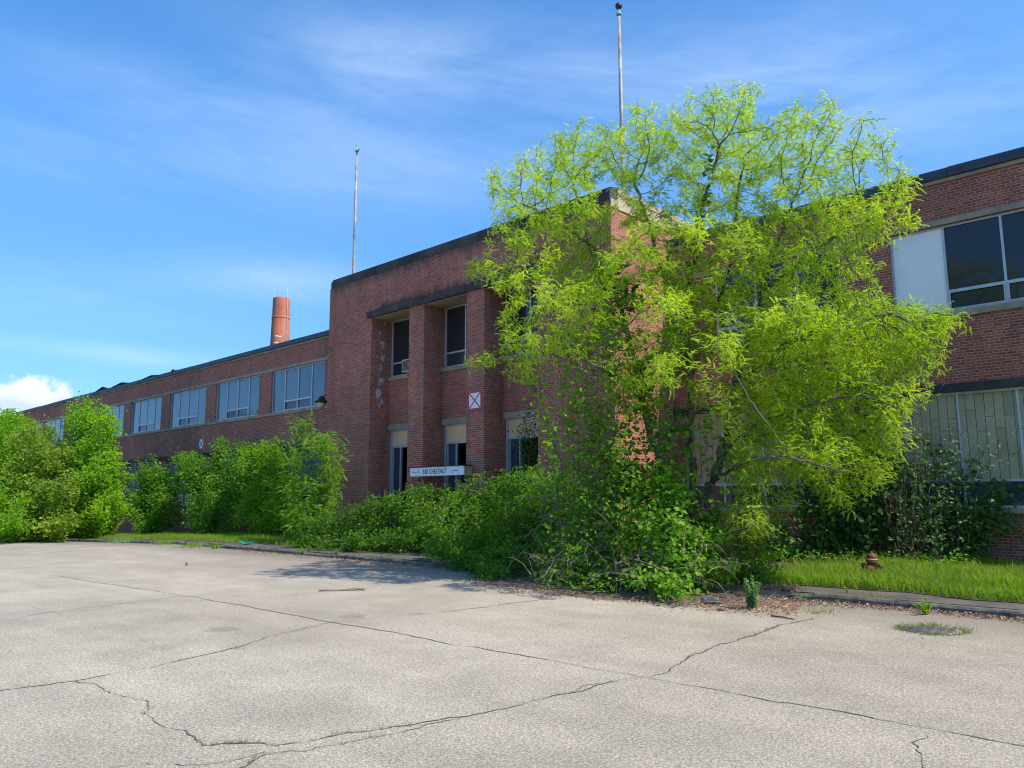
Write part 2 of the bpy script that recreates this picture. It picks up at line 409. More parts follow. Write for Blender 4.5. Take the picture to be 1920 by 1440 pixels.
def sky():
    w = bpy.data.worlds.new('World'); sc.world = w; w.use_nodes = True
    nt = w.node_tree
    bg = nt.nodes['Background']
    st = nd(nt, 'ShaderNodeTexSky', sky_type='NISHITA')
    st.sun_disc = False
    st.sun_elevation = SUN_EL
    st.sun_rotation = math.pi / 2 - SUN_AZ
    st.air_density = 1.0; st.dust_density = .6; st.ozone_density = 2.2; st.altitude = 100
    hs = nd(nt, 'ShaderNodeHueSaturation'); lk(nt, st.outputs[0], hs.inputs['Color'])
    hs.inputs['Saturation'].default_value = 1.3
    hs.inputs['Value'].default_value = 1.42
    tc = nd(nt, 'ShaderNodeTexCoord')
    sp = nd(nt, 'ShaderNodeSeparateXYZ'); lk(nt, tc.outputs['Generated'], sp.inputs[0])
    x, y, z = sp.outputs
    az = math_(nt, 'ARCTAN2', y, math_(nt, 'MULTIPLY', x, -1))       # 0 towards -X, grows towards +Y
    el = math_(nt, 'ARCSINE', z)
    cb = nd(nt, 'ShaderNodeCombineXYZ'); lk(nt, az, cb.inputs[0]); lk(nt, math_(nt, 'MULTIPLY', el, 3.2), cb.inputs[1])
    n1 = noise(nt, cb.outputs[0], 2.4, 8, .62, .5)
    cb2 = nd(nt, 'ShaderNodeCombineXYZ')
    lk(nt, math_(nt, 'ADD', az, math_(nt, 'MULTIPLY', el, -.7)), cb2.inputs[0]); lk(nt, math_(nt, 'MULTIPLY', math_(nt, 'ADD', el, math_(nt, 'MULTIPLY', az, .12)), 7), cb2.inputs[1])
    n2 = noise(nt, cb2.outputs[0], 3.2, 8, .68, .35)
    wisp = math_(nt, 'ADD', math_(nt, 'MULTIPLY', n1, .6), math_(nt, 'MULTIPLY', n2, .4))
    tot = None
    def blob(u, v, ru, rv, k, th, sl_=0.):
        nonlocal tot
        d = rt * (u - 960) + up * (720 - v) + fw * F; d = d / np.linalg.norm(d)
        a0, e0 = math.atan2(d[1], -d[0]), math.asin(d[2])
        da = math_(nt, 'SUBTRACT', az, a0)
        a = math_(nt, 'DIVIDE', da, ru / F)
        e = math_(nt, 'DIVIDE', math_(nt, 'ADD', math_(nt, 'SUBTRACT', el, e0), math_(nt, 'MULTIPLY', da, sl_)), rv / F)
        r2 = math_(nt, 'ADD', math_(nt, 'MULTIPLY', a, a), math_(nt, 'MULTIPLY', e, e))
        g = math_(nt, 'POWER', 2.718, math_(nt, 'MULTIPLY', r2, -1))
        f = math_(nt, 'MULTIPLY', math_(nt, 'MULTIPLY', g, sstep(nt, wisp, th - .2, th + .3)), k * .55)
        tot = f if tot is None else math_(nt, 'ADD', tot, f)
    blob(1050, 150, 520, 85, .62, .44, .1)
    blob(700, 110, 180, 70, .3, .44)
    blob(330, 160, 280, 40, .3, .42)
    blob(300, 290, 480, 100, .32, .46)
    blob(800, 310, 380, 80, .34, .44)
    blob(530, 525, 170, 36, .62, .42)
    blob(150, 560, 300, 60, .28, .42)
    blob(280, 672, 130, 16, .4, .36)
    blob(120, 650, 220, 14, .28, .4)
    blob(1700, 230, 300, 90, .4, .42)
    blob(1500, 110, 320, 80, .4, .44)
    low = mix(nt, sstep(nt, el, -.02, .5), (.36, .52, .84), (.97, 1, 1.03))
    base = mix(nt, 1, hs.outputs[0], low, 'MULTIPLY')
    c = mix(nt, math_(nt, 'MINIMUM', tot, .8), base, (5.4, 6.4, 7.6))
    # the one heaped cloud low on the left
    d = rt * (42 - 960) + up * (720 - 764) + fw * F; d = d / np.linalg.norm(d)
    a0, e0 = math.atan2(d[1], -d[0]), math.asin(d[2])
    cb3 = nd(nt, 'ShaderNodeCombineXYZ'); lk(nt, az, cb3.inputs[0]); lk(nt, el, cb3.inputs[1])
    nn = noise(nt, cb3.outputs[0], 42, 7, .6)
    nb = noise(nt, cb3.outputs[0], 16, 3, .5)
    wob = math_(nt, 'ADD', math_(nt, 'MULTIPLY', math_(nt, 'SUBTRACT', nn, .5), 1.1), math_(nt, 'MULTIPLY', math_(nt, 'SUBTRACT', nb, .5), 1.0))
    a = math_(nt, 'DIVIDE', math_(nt, 'SUBTRACT', az, a0), 84 / F); e = math_(nt, 'DIVIDE', math_(nt, 'SUBTRACT', el, e0), 48 / F)
    r = math_(nt, 'SQRT', math_(nt, 'ADD', math_(nt, 'MULTIPLY', a, a), math_(nt, 'MULTIPLY', e, e)))
    cu = math_(nt, 'SUBTRACT', 1, sstep(nt, math_(nt, 'ADD', r, wob), .72, 1.06))
    sh = mix(nt, sstep(nt, math_(nt, 'ADD', e, wob), -.1, .8), (3.9, 4.7, 5.7), (6.0, 6.2, 6.4))
    c = mix(nt, math_(nt, 'MULTIPLY', cu, .93), c, sh)
    lk(nt, c, bg.inputs[0])
    bg.inputs[1].default_value = .15
sky()
vs = sc.view_settings
vs.view_transform = 'Standard'; vs.look = 'None'; vs.gamma = 1; vs.exposure = .3
vs.use_curve_mapping = False
sc.cycles.max_bounces = 6; sc.cycles.transmission_bounces = 4; sc.cycles.diffuse_bounces = 3
sc.cycles.use_denoising = True
sc.cycles.denoiser = 'OPENIMAGEDENOISE'; sc.cycles.denoising_input_passes = 'RGB_ALBEDO_NORMAL'; sc.cycles.denoising_prefilter = 'ACCURATE'
sc.cycles.pixel_filter_type = 'BLACKMAN_HARRIS'; sc.cycles.filter_width = 1.15
sc.cycles.sample_clamp_indirect = 4.
sc.cycles.caustics_reflective = False; sc.cycles.caustics_refractive = False

# ------------------------------------------------------------------ ground
def kerb_y(x):                      # front face of the kerb
    return -7.78 + (x + 2.5) * (-.38 / 23.5)
def gz(x):                          # the site falls gently away to the far left
    return -.0255 * max(0., -31 - max(x, -62.)) if x < -31 else 0.
def wig(a, s, k=3):                 # smooth pseudo-random wiggle
    return sum(math.sin(a * s * (1 + 1.7 * i) + 1.3 * i + s) / (1 + i) for i in range(k))

mb = MB(); gx = [-1500, -62, -46, -31, 1500]
for a, b2 in zip(gx[:-1], gx[1:]): mb.quad((a, -1500, gz(a) - .03), (b2, -1500, gz(b2) - .03), (b2, 1500, gz(b2) - .03), (a, 1500, gz(a) - .03))
tag(mb.build('ground', 'earth'), kind='structure')
mb = MB()
xs = np.arange(-80, 40.1, 1.)
for a, b2 in zip(xs[:-1], xs[1:]):
    mb.quad((a, -60, gz(a)), (b2, -60, gz(b2)), (b2, kerb_y(b2) - .002, gz(b2)), (a, kerb_y(a) - .002, gz(a)))
tag(mb.build('parking_lot', 'lot'), kind='structure')
# lawn base and pavement
KH = .12
mb = MB()
for a, b2 in zip(xs[:-1], xs[1:]):
    mb.quad((a, kerb_y(a) + .16, KH - .004 + gz(a)), (b2, kerb_y(b2) + .16, KH - .004 + gz(b2)), (b2, -6.2, KH + .004 + gz(b2)), (a, -6.2, KH + .004 + gz(a)))
tag(mb.build('pavement', 'walk'), kind='structure')
mb = MB()
def lawn_edge(x): return -6.78 + .16 * wig(x, 1.1) if x > -15 else -6.45 + .2 * wig(x, .7)
xf = np.arange(-90, 40.1, .5)
for a, b2 in zip(xf[:-1], xf[1:]):
    mb.quad((a, lawn_edge(a), KH + .012 + gz(a)), (b2, lawn_edge(b2), KH + .012 + gz(b2)), (b2, .2, KH + .03 + gz(b2)), (a, .2, KH + .03 + gz(a)))
tag(mb.build('lawn', 'turf'), kind='structure')
# kerb: worn stones laid end to end, one sheet of road edge
mb = MB(); r_ = random.Random(3)
x = -46.
while x < 12:
    ln = r_.uniform(1.1, 1.9)
    dz = r_.uniform(-.022, .008); dy = r_.uniform(-.015, .015)
    n = 7; rings = []
    for i in range(n + 1):
        xx = x + (ln - .012) * i / n; y0 = kerb_y(xx) + dy
        w1, w2 = r_.uniform(0, .014), r_.uniform(0, .014)
        if i in (0, n): w1 += .012; w2 += .012
        top = KH + dz + gz(xx)
        rings.append([(xx, y0 + w1 * .6, gz(xx) - .02), (xx, y0 + w1, top - .03 - w2), (xx, y0 + .025 + w1, top - w2 * .5), (xx, y0 + .15, top - .004), (xx, y0 + .158, gz(xx) - .02)])
    mb.ring_stack(rings, 0, False)
    x += ln
tag(mb.build('kerb', 'kerb'), kind='structure')

# cracks: narrow ragged strips lying in the lot
def jag(pts, amp, lev=5, rg=random.Random(9)):
    P = [tuple(p[:2]) for p in pts]
    for l in range(lev):
        Q = [P[0]]
        for a, b2 in zip(P[:-1], P[1:]):
            d = math.hypot(b2[0] - a[0], b2[1] - a[1])
            k = rg.gauss(0, amp) * min(d, .8) * .5
            nx, ny = -(b2[1] - a[1]) / (d + 1e-6), (b2[0] - a[0]) / (d + 1e-6)
            Q += [((a[0] + b2[0]) / 2 + nx * k, (a[1] + b2[1]) / 2 + ny * k), b2]
        P = Q
    return P
CR = []
def crack(pix, w, amp=.16, green=0.):
    P = jag([at(u, v, Z=0) for u, v in pix], amp * .7)
    CR.append((P, w * .72, green))
crack([(-90, 1052), (0, 1065), (220, 1098), (350, 1118), (620, 1167), (900, 1215), (1210, 1270), (1500, 1322), (1920, 1400), (2000, 1416)], .026, .1, .12)
crack([(-80, 1305), (0, 1295), (140, 1277), (320, 1243), (480, 1203), (620, 1167), (800, 1150), (970, 1130), (1040, 1122)], .024, .12, .2)
crack([(1210, 1270), (1320, 1222), (1400, 1195), (1480, 1170), (1525, 1160)], .03, .16, .9)
crack([(1180, 1272), (1020, 1310), (880, 1343), (700, 1370), (520, 1398), (380, 1398), (300, 1360), (245, 1308)], .02, .2, .8)
crack([(245, 1308), (190, 1290), (140, 1277)], .016, .2, .2)
crack([(1210, 1270), (1130, 1282), (1060, 1300), (1010, 1312)], .012, .3, .3)
crack([(880, 1343), (760, 1372), (620, 1398), (500, 1415), (380, 1450)], .014, .25, .6)
crack([(-60, 1168), (0, 1162), (90, 1148), (350, 1118), (620, 1092), (740, 1076)], .018, .14, .1)
crack([(0, 1168), (90, 1150), (180, 1142)], .014, .2)
crack([(40, 1134), (90, 1148), (120, 1157)], .012, .2)
crack([(0, 1040), (110, 1035), (240, 1030)], .012, .15)
crack([(0, 1062), (160, 1052), (175, 1055)], .012, .15)
crack([(30, 1087), (110, 1082), (300, 1072), (400, 1068)], .012, .15)
crack([(200, 1440), (330, 1433), (420, 1428), (500, 1410)], .008, .3)
crack([(1735, 1378), (1722, 1400), (1728, 1425), (1720, 1460)], .014, .4)
crack([(1500, 1168), (1590, 1172), (1640, 1180)], .008, .4)
crack([(1745, 1190), (1760, 1205), (1752, 1222)], .007, .4)
crack([(0, 1218), (20, 1222), (28, 1216)], .008, .3)
mb = MB(); r_ = random.Random(4)
for P, w, g in CR:
    pr = None; ww = w
    for i, p in enumerate(P):
        a, b2 = P[max(i - 1, 0)], P[min(i + 1, len(P) - 1)]
        d = math.hypot(b2[0] - a[0], b2[1] - a[1]) + 1e-6
        nx, ny = -(b2[1] - a[1]) / d, (b2[0] - a[0]) / d
        ww = max(w * .25, min(w * 1.25, ww + r_.gauss(0, w * .22)))
        if i in (0, len(P) - 1): ww = w * .1
        l, rr = (p[0] + nx * ww * .5, p[1] + ny * ww * .5, .004), (p[0] - nx * ww * .5, p[1] - ny * ww * .5, .004)
        if pr: mb.quad(pr[1], rr, l, pr[0])
        pr = (l, rr)
tag(mb.build('pavement_cracks', 'crack'), kind='structure')

# ------------------------------------------------------------------ factory building
ROOF = 9.84
fac = thing('factory_building', (-20, 0, 0), 'long two storey abandoned red brick factory with flat roofs and a taller entrance block', 'building')
FO = (-20, 0, 0)
def P_(mb, name, mats, parent=None, bev=0.):
    """part of the factory: parts sit in the frame of the building, sub-parts in that of their part (same frame)"""
    if parent is None: return mb.build(name, mats, fac, FO, bev)
    return mb.build(name, mats, parent, FO, bev)

def wall_grid(mb, x0, x1, z0, z1, holes, y, depth, m=0, top_reveal=True):
    """a front wall facing -Y with openings and their reveals"""
    X = sorted({x0, x1, *[h[0] for h in holes], *[h[1] for h in holes]})
    Zs = sorted({z0, z1, *[h[2] for h in holes], *[h[3] for h in holes]})
    def hole(xm, zm): return any(h[0] < xm < h[1] and h[2] < zm < h[3] for h in holes)
    for a, b2 in zip(X[:-1], X[1:]):
        for c, d in zip(Zs[:-1], Zs[1:]):
            if not hole((a + b2) / 2, (c + d) / 2):
                mb.quad((a, y, c), (b2, y, c), (b2, y, d), (a, y, d), m)
    for h in holes:
        a, b2, c, d = h[:4]
        mb.quad((a, y, c), (a, y, d), (a, y + depth, d), (a, y + depth, c), m)      # left jamb, faces +X
        mb.quad((b2, y, d), (b2, y, c), (b2, y + depth, c), (b2, y + depth, d), m)
        mb.quad((a, y, c), (a, y + depth, c), (b2, y + depth, c), (b2, y, c), m)
        if top_reveal: mb.quad((a, y, d), (b2, y, d), (b2, y + depth, d), (a, y + depth, d), m)

ZU0, ZU1, ZL0, ZL1 = 6.22, 8.43, 1.47, 4.23
left_w = [(-37.44 - 6.265 * i, -32.42 - 6.265 * i) for i in range(8)]
right_w = [(-12.68, -7.69), (-6.41, -1.40), (-.14, 4.87)]
def wing(x0, x1, wins, endwall):
    mb = MB()
    holes = [(a, b2, z0, z1) for a, b2 in wins for z0, z1 in ((ZU0, ZU1), (ZL0, ZL1))]
    wall_grid(mb, x0, x1, -1.2, 9.5, holes, 0, .3)
    mb.quad((x1, 18, -1.2), (x0, 18, -1.2), (x0, 18, 9.5), (x1, 18, 9.5))
    xe = endwall
    s = 1 if xe == x1 else -1
    q = [(xe, 0, -1.2), (xe, 18, -1.2), (xe, 18, 9.5), (xe, 0, 9.5)]
    mb.quad(*(q if s > 0 else q[::-1]))
    P_(mb, 'brick_wall', 'brick')
    mb = MB(); mb.box(x0 - .02, x1 + .02, .04, 18.1, 9.6, ROOF - .03); P_(mb, 'roof_slab', 'roofing')
    mb = MB(); mb.box(x0, x1, -.06, .3, 9.503, 9.6)
    P_(mb, 'eaves_course', 'concrete', bev=.012)
    mb = MB()
    xx = x0; rr = random.Random(int(abs(x0)))
    while xx < x1 - .01:                                   # roofing edge in lengths that do not quite line up
        l = min(rr.uniform(2.2, 3.4), x1 - xx)
        dz, dy = rr.uniform(-.012, .012), rr.uniform(-.012, .006)
        mb.box(xx, xx + l - .008, -.12 + dy, .036, 9.602 + dz, ROOF + dz)
        xx += l
    fa = P_(mb, 'roof_edge', 'fascia', bev=.01)
    mb = MB(); mb.box(x0, x1, -.022, .1, 8.432, 8.575); P_(mb, 'lintel_band', 'concrete', bev=.008)
    mb = MB(); mb.box(x0, x1, -.05, .1, 6.06, 6.218); P_(mb, 'sill_band', 'concrete', bev=.01)
    mb = MB(); mb.box(x0, x1, -.04, .1, 4.232, 4.44); P_(mb, 'lower_lintel_band', 'coping', bev=.01)
    mb = MB(); mb.box(x0, x1, -.06, .1, 1.34, 1.468); P_(mb, 'lower_sill_band', 'concrete', bev=.01)
    return fa
fa = wing(-82.1, -27.43, left_w, -82.1)
for (xa, ln, lift) in ((-58.2, 3.2, .16), (-61.8, 2.3, .22), (-53.0, 2.6, .1), (-49.5, .5, .12)):      # peeled felt along the left eaves
    pts = [(xa - ln * .5, -.15, ROOF + .0), (xa + ln * .1, -.17, ROOF + lift), (xa + ln * .5, -.14, ROOF + .0), (xa + ln * .4, .5, ROOF + .02), (xa - ln * .4, .5, ROOF + .02)]
    mb = MB(); mb.poly(pts); mb.poly([(p[0], p[1] + .01, p[2] - .03) for p in pts[::-1]])
    mb.quad(pts[0], pts[1], (pts[1][0], pts[1][1], pts[1][2] - .05), (pts[0][0], pts[0][1], pts[0][2] - .05))
    mb.quad(pts[1], pts[2], (pts[2][0], pts[2][1], pts[2][2] - .05), (pts[1][0], pts[1][1], pts[1][2] - .05))
    P_(mb, 'peeled_felt', 'roofing', fa)
wing(-13.0, 14.0, right_w, 14.0)

def bars(mb, x0, x1, z0, z1, y, uprights, rails, w=.055, d=.07, m=0):
    """window frame from butted bars: uprights = x positions, rails = (xa, xb, z)"""
    us = [x0 + w / 2] + list(uprights) + [x1 - w / 2]
    mb.box(x0, x1, y, y + d, z0, z0 + w, m); mb.box(x0, x1, y, y + d, z1 - w, z1, m)
    for u in us: mb.box(u - w / 2, u + w / 2, y + .002, y + d - .002, z0 + w, z1 - w, m)
    for a, b2, z in rails: mb.box(a + w / 2, b2 - w / 2, y + .004, y + d - .004, z - w / 2, z + w / 2, m)

rw = random.Random(8)
def pane(mb, a, b2, z0, z1, y, m, tilt=.008):
    t = [rw.uniform(-tilt, tilt) for _ in range(3)]
    p = [(a, y + t[0], z0), (b2, y + t[1], z0), (b2, y + t[2], z1), (a, y + t[0] + t[2] - t[1], z1)]
    mb.quad(*p, m)

def upper_window(a, b2, kind):
    w = (b2 - a) / 4
    us = [a + w, a + 2 * w, a + 3 * w]
    zr = ZU0 + .53
    mb = MB(); bars(mb, a, b2, ZU0, ZU1, .09, us, [(us[0], us[1], zr), (us[1], us[2], zr)])
    # the opening sashes have a frame of their own
    for i in (1, 2):
        s0, s1 = a + i * w + .03, a + (i + 1) * w - .03
        mb.box(s0, s1, .075, .089, ZU0 + .056, ZU0 + .085); mb.box(s0, s1, .075, .089, zr - .055, zr - .029)
        mb.box(s0, s0 + .03, .075, .089, ZU0 + .085, zr - .055); mb.box(s1 - .03, s1, .075, .089, ZU0 + .085, zr - .055)
    wn = P_(mb, 'window', 'alu')
    tag(wn, {'left': 'tall window of four sky blue panes', 'right': 'window with a white board in its first bay', 'hid': 'window with a rusty panel and dark panes'}[kind])
    g = MB()
    if kind == 'left':
        for i in range(4): pane(g, a + i * w, a + (i + 1) * w, (zr if i in (1, 2) else ZU0 + .02), ZU1 - .02, .13, 0)
        pane(g, a + w, a + 2 * w, ZU0 + .02, zr, .125, 1 if rw.random() < .8 else 0); pane(g, a + 2 * w, a + 3 * w, ZU0 + .02, zr, .125, 2)
        P_(g, 'glass', ['glass_teal', 'glass_mesh', 'glass_blue'], wn)
    else:
        for i in range(1, 4): pane(g, a + i * w, a + (i + 1) * w, (zr if i in (1, 2) else ZU0 + .02), ZU1 - .02, .13, 0)
        for i in (1, 2): pane(g, a + i * w, a + (i + 1) * w, ZU0 + .02, zr, .125, 0)
        P_(g, 'glass', ['glass_dark'], wn)
        g = MB(); g.box(a + .057, a + w - .03, .11, .13, ZU0 + .057, ZU1 - .057)
        P_(g, 'board', 'whiteboard' if kind == 'right' else 'rust_panel', wn)
def lower_window(a, b2, kind, fm='alu'):
    w = (b2 - a) / 4
    us = [a + w, a + 2 * w, a + 3 * w]
    zr = 2.1
    mb = MB(); bars(mb, a, b2, ZL0, ZL1, .09, us, [(a + .03, us[0], zr)] + [(us[i], us[i + 1], zr) for i in (0, 1)] + [(us[2], b2 - .03, zr)])
    wn = P_(mb, 'lower_window', fm)
    g = MB()
    for i in range(4):
        g.quad((a + i * w, .13, zr), (a + (i + 1) * w, .13, zr), (a + (i + 1) * w, .13, ZL1), (a + i * w, .13, ZL1), 0)
        pane(g, a + i * w, a + (i + 1) * w, ZL0, zr, .13, 1)
    P_(g, 'sheet_panel', [kind, 'glass_blue'], wn)
for a, b2 in left_w: upper_window(a, b2, 'left'); lower_window(a, b2, 'grey_panel', 'grey_frame')
for i, (a, b2) in enumerate(right_w): upper_window(a, b2, 'hid' if i == 0 else 'right'); lower_window(a, b2, 'panel')

# entrance block
BX0, BX1, BY, BYR = -27.43, -13.0, -3.09, -2.17
bays = [(-24.5, -22.19), (-21.34, -19.1), (-18.25, -15.9)]
mb = MB()
wall_grid(mb, BX0, BX1, -.1, 10.42, [(-24.5, -15.9, -.1, 8.85)], BY, BYR - BY, 0, False)
holes = []
for a, b2 in bays: holes += [(a + .02, b2 - .02, 6.46, 8.72), (a + .04, b2 - .04, -.05, 4.37)]
wall_grid(mb, -24.5, -15.9, -.1, 8.85, holes, BYR, .22)
mb.quad((BX1, BY, -.1), (BX1, 8, -.1), (BX1, 8, 10.15), (BX1, BY, 10.15))
mb.quad((BX0, 8, -.1), (BX0, BY, -.1), (BX0, BY, 10.42), (BX0, 8, 10.42))
mb.quad((BX1, 8, -.1), (BX0, 8, -.1), (BX0, 8, 10.42), (BX1, 8, 10.42))
for a, b2 in ((-22.19, -21.34), (-19.1, -18.25)):         # brick piers between the bays
    mb.quad((a, BY, -.1), (b2, BY, -.1), (b2, BY, 8.85), (a, BY, 8.85))
    mb.quad((b2, BY, -.1), (b2, BYR, -.1), (b2, BYR, 8.85), (b2, BY, 8.85))
    mb.quad((a, BYR, -.1), (a, BY, -.1), (a, BY, 8.85), (a, BYR, 8.85))
P_(mb, 'entrance_wall', 'brick_block')
mb = MB(); mb.box(BX0 + .3, BX1 - .3, BY + .3, 7.8, 9.9, 10.1); P_(mb, 'entrance_roof', 'roofing')
mb = MB(); mb.box(-24.78, -15.62, BY - .07, BYR + .001, 8.72, 8.97)
P_(mb, 'canopy_slab', 'soot_stone', bev=.02)
mb = MB()
for a, b2 in bays: mb.box(a + .003, b2 - .003, BY + .06, BYR - .003, 8.69, 8.718)
P_(mb, 'soffit', 'concrete')
mb = MB()
for z0, z1, o in ((10.423, 10.7, .0), (10.703, 10.8, -.07)):
    mb.box(BX0 + .06 - o * 0, BX1 + .0, BY - .01 - o, BY + .32, z0, z1)
    mb.box(BX0 + .06, BX0 + .4, BY + .322, 8, z0, z1)
P_(mb, 'coping', 'coping', bev=.015)
mb = MB()
ys = np.linspace(BY + .325, 8, 8)
for a, b2 in zip(ys[:-1], ys[1:]):
    mb.box(BX1 - .34, BX1 + .03, a, b2 - .012, 10.153, 10.6); mb.box(BX1 - .34, BX1 + .05, a, b2 - .006, 10.603, 10.8)
mb.box(BX1 - .3, BX1 + .03, BY + .003, BY + .31, 10.153, 10.42)
P_(mb, 'side_coping', 'coping_side', bev=.012)

def entry_window(a, b2, k):
    z0, z1 = 6.46, 8.72
    a += .02; b2 -= .02
    y = BYR + .07
    mid, zr = (a + b2) / 2, 7.0
    mb = MB(); bars(mb, a, b2, z0, z1, y, [mid], [(a + .03, mid, zr), (mid, b2 - .03, zr)], .06, .08)
    wn = P_(mb, 'window', 'alu'); tag(wn, ['narrow window holding an air conditioner', 'narrow window with a clouded lower pane', 'narrow window behind branches'][k])
    g = MB()
    pane(g, a, mid, zr, z1, y + .05, 0); pane(g, mid, b2, zr, z1, y + .05, 0)
    pane(g, a, mid, z0, zr, y + .045, 0 if k == 0 else 1); pane(g, mid, b2, z0, zr, y + .045, 0)
    if k == 1: g.quad((a + .06, y + .052, zr + .03), (mid - .04, y + .052, zr + .03), (mid - .04, y + .052, zr + .25), (a + .06, y + .052, zr + .25), 2)
    P_(g, 'glass', ['glass_dark', 'glass_mesh', 'glass_blue'], wn)
    s = MB(); s.box(a - .015, b2 + .015, BYR - .07, BYR + .1, 6.31, 6.458); P_(s, 'sill', 'concrete', wn, .008)
def entry_door(a, b2, k):
    a += .04; b2 -= .04
    y = BYR + .08
    zt, z1 = 3.76, 4.37
    mb = MB()
    mb.box(a, a + .09, y, y + .1, -.05, z1); mb.box(b2 - .09, b2, y, y + .1, -.05, z1)
    mb.box(a + .09, b2 - .09, y, y + .1, z1 - .05, z1); mb.box(a + .09, b2 - .09, y, y + .1, zt - .08, zt)
    mb.box(a + .13, a + .17, y + .02, y + .08, -.05, zt - .082)
    mb.box(a + .58, a + .64, y + .01, y + .09, -.05, zt - .082)
    mb.box(b2 - .4, b2 - .34, y + .01, y + .09, -.05, zt - .082)
    dr = P_(mb, 'entrance_door', 'alu'); tag(dr, ['doorway with a dark open gap', 'doorway behind the address sign', 'doorway half covered by climbing vine'][k])
    g = MB(); g.box(a + .092, b2 - .092, y + .03, y + .06, zt + .002, z1 - .052); P_(g, 'transom_panel', 'tan', dr)
    g = MB(); pane(g, a + .09, a + .6, -.05, zt - .08, y + .05, 0); pane(g, b2 - .36, b2 - .09, -.05, zt - .08, y + .05, 0); P_(g, 'sidelight', 'glass_blue', dr)
    if k == 1:
        g = MB(); g.box(a + .64, b2 - .4, y + .02, y + .06, 1.2, 2.2)
        g.box(a + .64, b2 - .4, y + .0, y + .07, 2.2, 2.28); P_(g, 'lower_panel', 'tan', dr)
    s = MB(); s.box(a - .07, b2 + .0, BYR - .012, BYR + .1, 4.373, 4.58); P_(s, 'lintel', 'concrete', dr, .008)
for k, (a, b2) in enumerate(bays): entry_window(a, b2, k); entry_door(a, b2, k)
# a sheltered room behind the open doors, so that the gaps look into a dark interior
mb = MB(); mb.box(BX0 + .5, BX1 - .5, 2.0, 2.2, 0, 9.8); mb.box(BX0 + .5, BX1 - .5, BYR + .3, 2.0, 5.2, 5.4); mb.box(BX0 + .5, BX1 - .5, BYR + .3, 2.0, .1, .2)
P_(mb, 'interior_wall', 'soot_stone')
# drooping cable on the plain brick to the right of the bays
mb = MB(); mb.tube([(-15.3 + t * 2.2, BY - .02, 7.4 + .25 * math.sin(t * 3.1) - .2 * t) for t in np.linspace(0, 1, 12)], .018, 5)
P_(mb, 'sagging_cable', 'black')

# ------------------------------------------------------------------ things on the building
def flagpole(x, top, label, ball):
    z0 = 10.1
    t = thing('flagpole', (x, -2.1, z0), label, 'flagpole', 'flagpoles on the entrance block roof')
    h = top - z0
    mb = MB(); mb.lathe([(.068, 0), (.066, .02), (.06, h * .5), (.044, h - .35)], k=14); mb.build('pole', 'pole', t)
    mb = MB(); mb.lathe([(.14, 0), (.14, .04), (.1, .1), (.1, .35)], k=14); mb.build('base_collar', 'dark_metal', t)
    mb = MB(); mb.lathe([(.06, h - .35), (.085, h - .33), (.085, h - .27), (.04, h - .25), (.03, h - .12)], k=12)
    if not ball: mb.box(-.01, .2, -.03, .03, h - .31, h - .27); mb.lathe([(.02, h - .12), (.03, h - .05), (.006, h + .06)], k=8)
    mb.build('truck', 'copper', t)
    if ball:
        mb = MB(); mb.lathe([(.11 * math.sin(a), h - .03 - .11 * math.cos(a)) for a in np.linspace(.05, 3.1, 11)], k=14); mb.build('ball_finial', 'black', t)
flagpole(-27.22, 17.1, 'pale grey flagpole with a green copper tip above the block corner nearer the chimney', False)
flagpole(-13.22, 17.15, 'blotchy flagpole topped by a black ball, rising behind the tall tree', True)

ch = thing('chimney_stack', (-95.5, 33.6, 0), 'round orange brick factory chimney beyond the roof', 'chimney')
mb = MB(); mb.lathe([(1.75, 0), (1.2, 26.3), (1.22, 26.35), (1.22, 26.55), (1.17, 26.6), (1.15, 29.1), (1.12, 29.2), (.8, 29.2), (.8, 28.6)], k=48, smooth=False); mb.build('shaft', 'brick_stack', ch)
mb = MB(); mb.lathe([(1.2, 26.3), (1.245, 26.32), (1.245, 26.45), (1.2, 26.47)], k=36); mb.build('brick_band', 'brick_stack', ch)

for ang in (-2.6, .15):
    mb = MB(); c, s = math.cos(ang), math.sin(ang)
    mb.tube([(1.8 * c, 1.8 * s, 0), (1.28 * c, 1.28 * s, 26), (1.2 * c, 1.2 * s, 29.2), (1.22 * c, 1.22 * s, 30.9)], [.04, .04, .035, .012], 5); mb.build('lightning_rod', 'alu', ch)
rr = random.Random(2)
for (a, z, w) in ((-.9, 22.7, .5), (-.75, 23.6, .7), (-1.15, 22.2, .3), (-.5, 22.4, .2), (-1.2, 21.4, .3)):
    mb = MB(); r0 = 1.2 + (26.3 - z) / 26.3 * .55 + .006
    n = 6
    for i in range(n):
        a0, a1 = a + w * (i / n - .5), a + w * ((i + 1) / n - .5)
        h = .09 + rr.random() * .1
        zz = z + rr.uniform(-.05, .05)
        mb.quad(*[(r_2 * math.cos(q), r_2 * math.sin(q), k2) for q, k2, r_2 in ((a0, zz, r0), (a1, zz, r0), (a1, zz + h, r0), (a0, zz + h, r0))])
    mb.build('white_patch', 'white', ch)

lp = thing('wall_lamp', (BX0, -2.9, 5.78), 'dark wall lamp with a hat shade and clear jar, on the entrance block corner', 'lamp')
mb = MB(); mb.tube([(0, 0, .2), (-.3, 0, .22), (-.66, 0, .2), (-.68, 0, .14)], .022, 8); mb.lathe([(.07, -.02), (.07, .02)], (0, 0, .2), ax='x', k=12); mb.build('arm', 'dark_metal', lp)
mb = MB(); mb.lathe([(.05, .2), (.12, .17), (.15, .05), (.3, -.02), (.31, -.05), (.14, -.04)], (-.68, 0, 0), k=20); mb.build('shade', 'dark_metal', lp)
mb = MB(); mb.lathe([(.17, -.05), (.19, -.12), (.13, -.24), (.09, -.27), (.01, -.28)], (-.68, 0, 0), k=16); mb.build('jar', 'cream', lp)

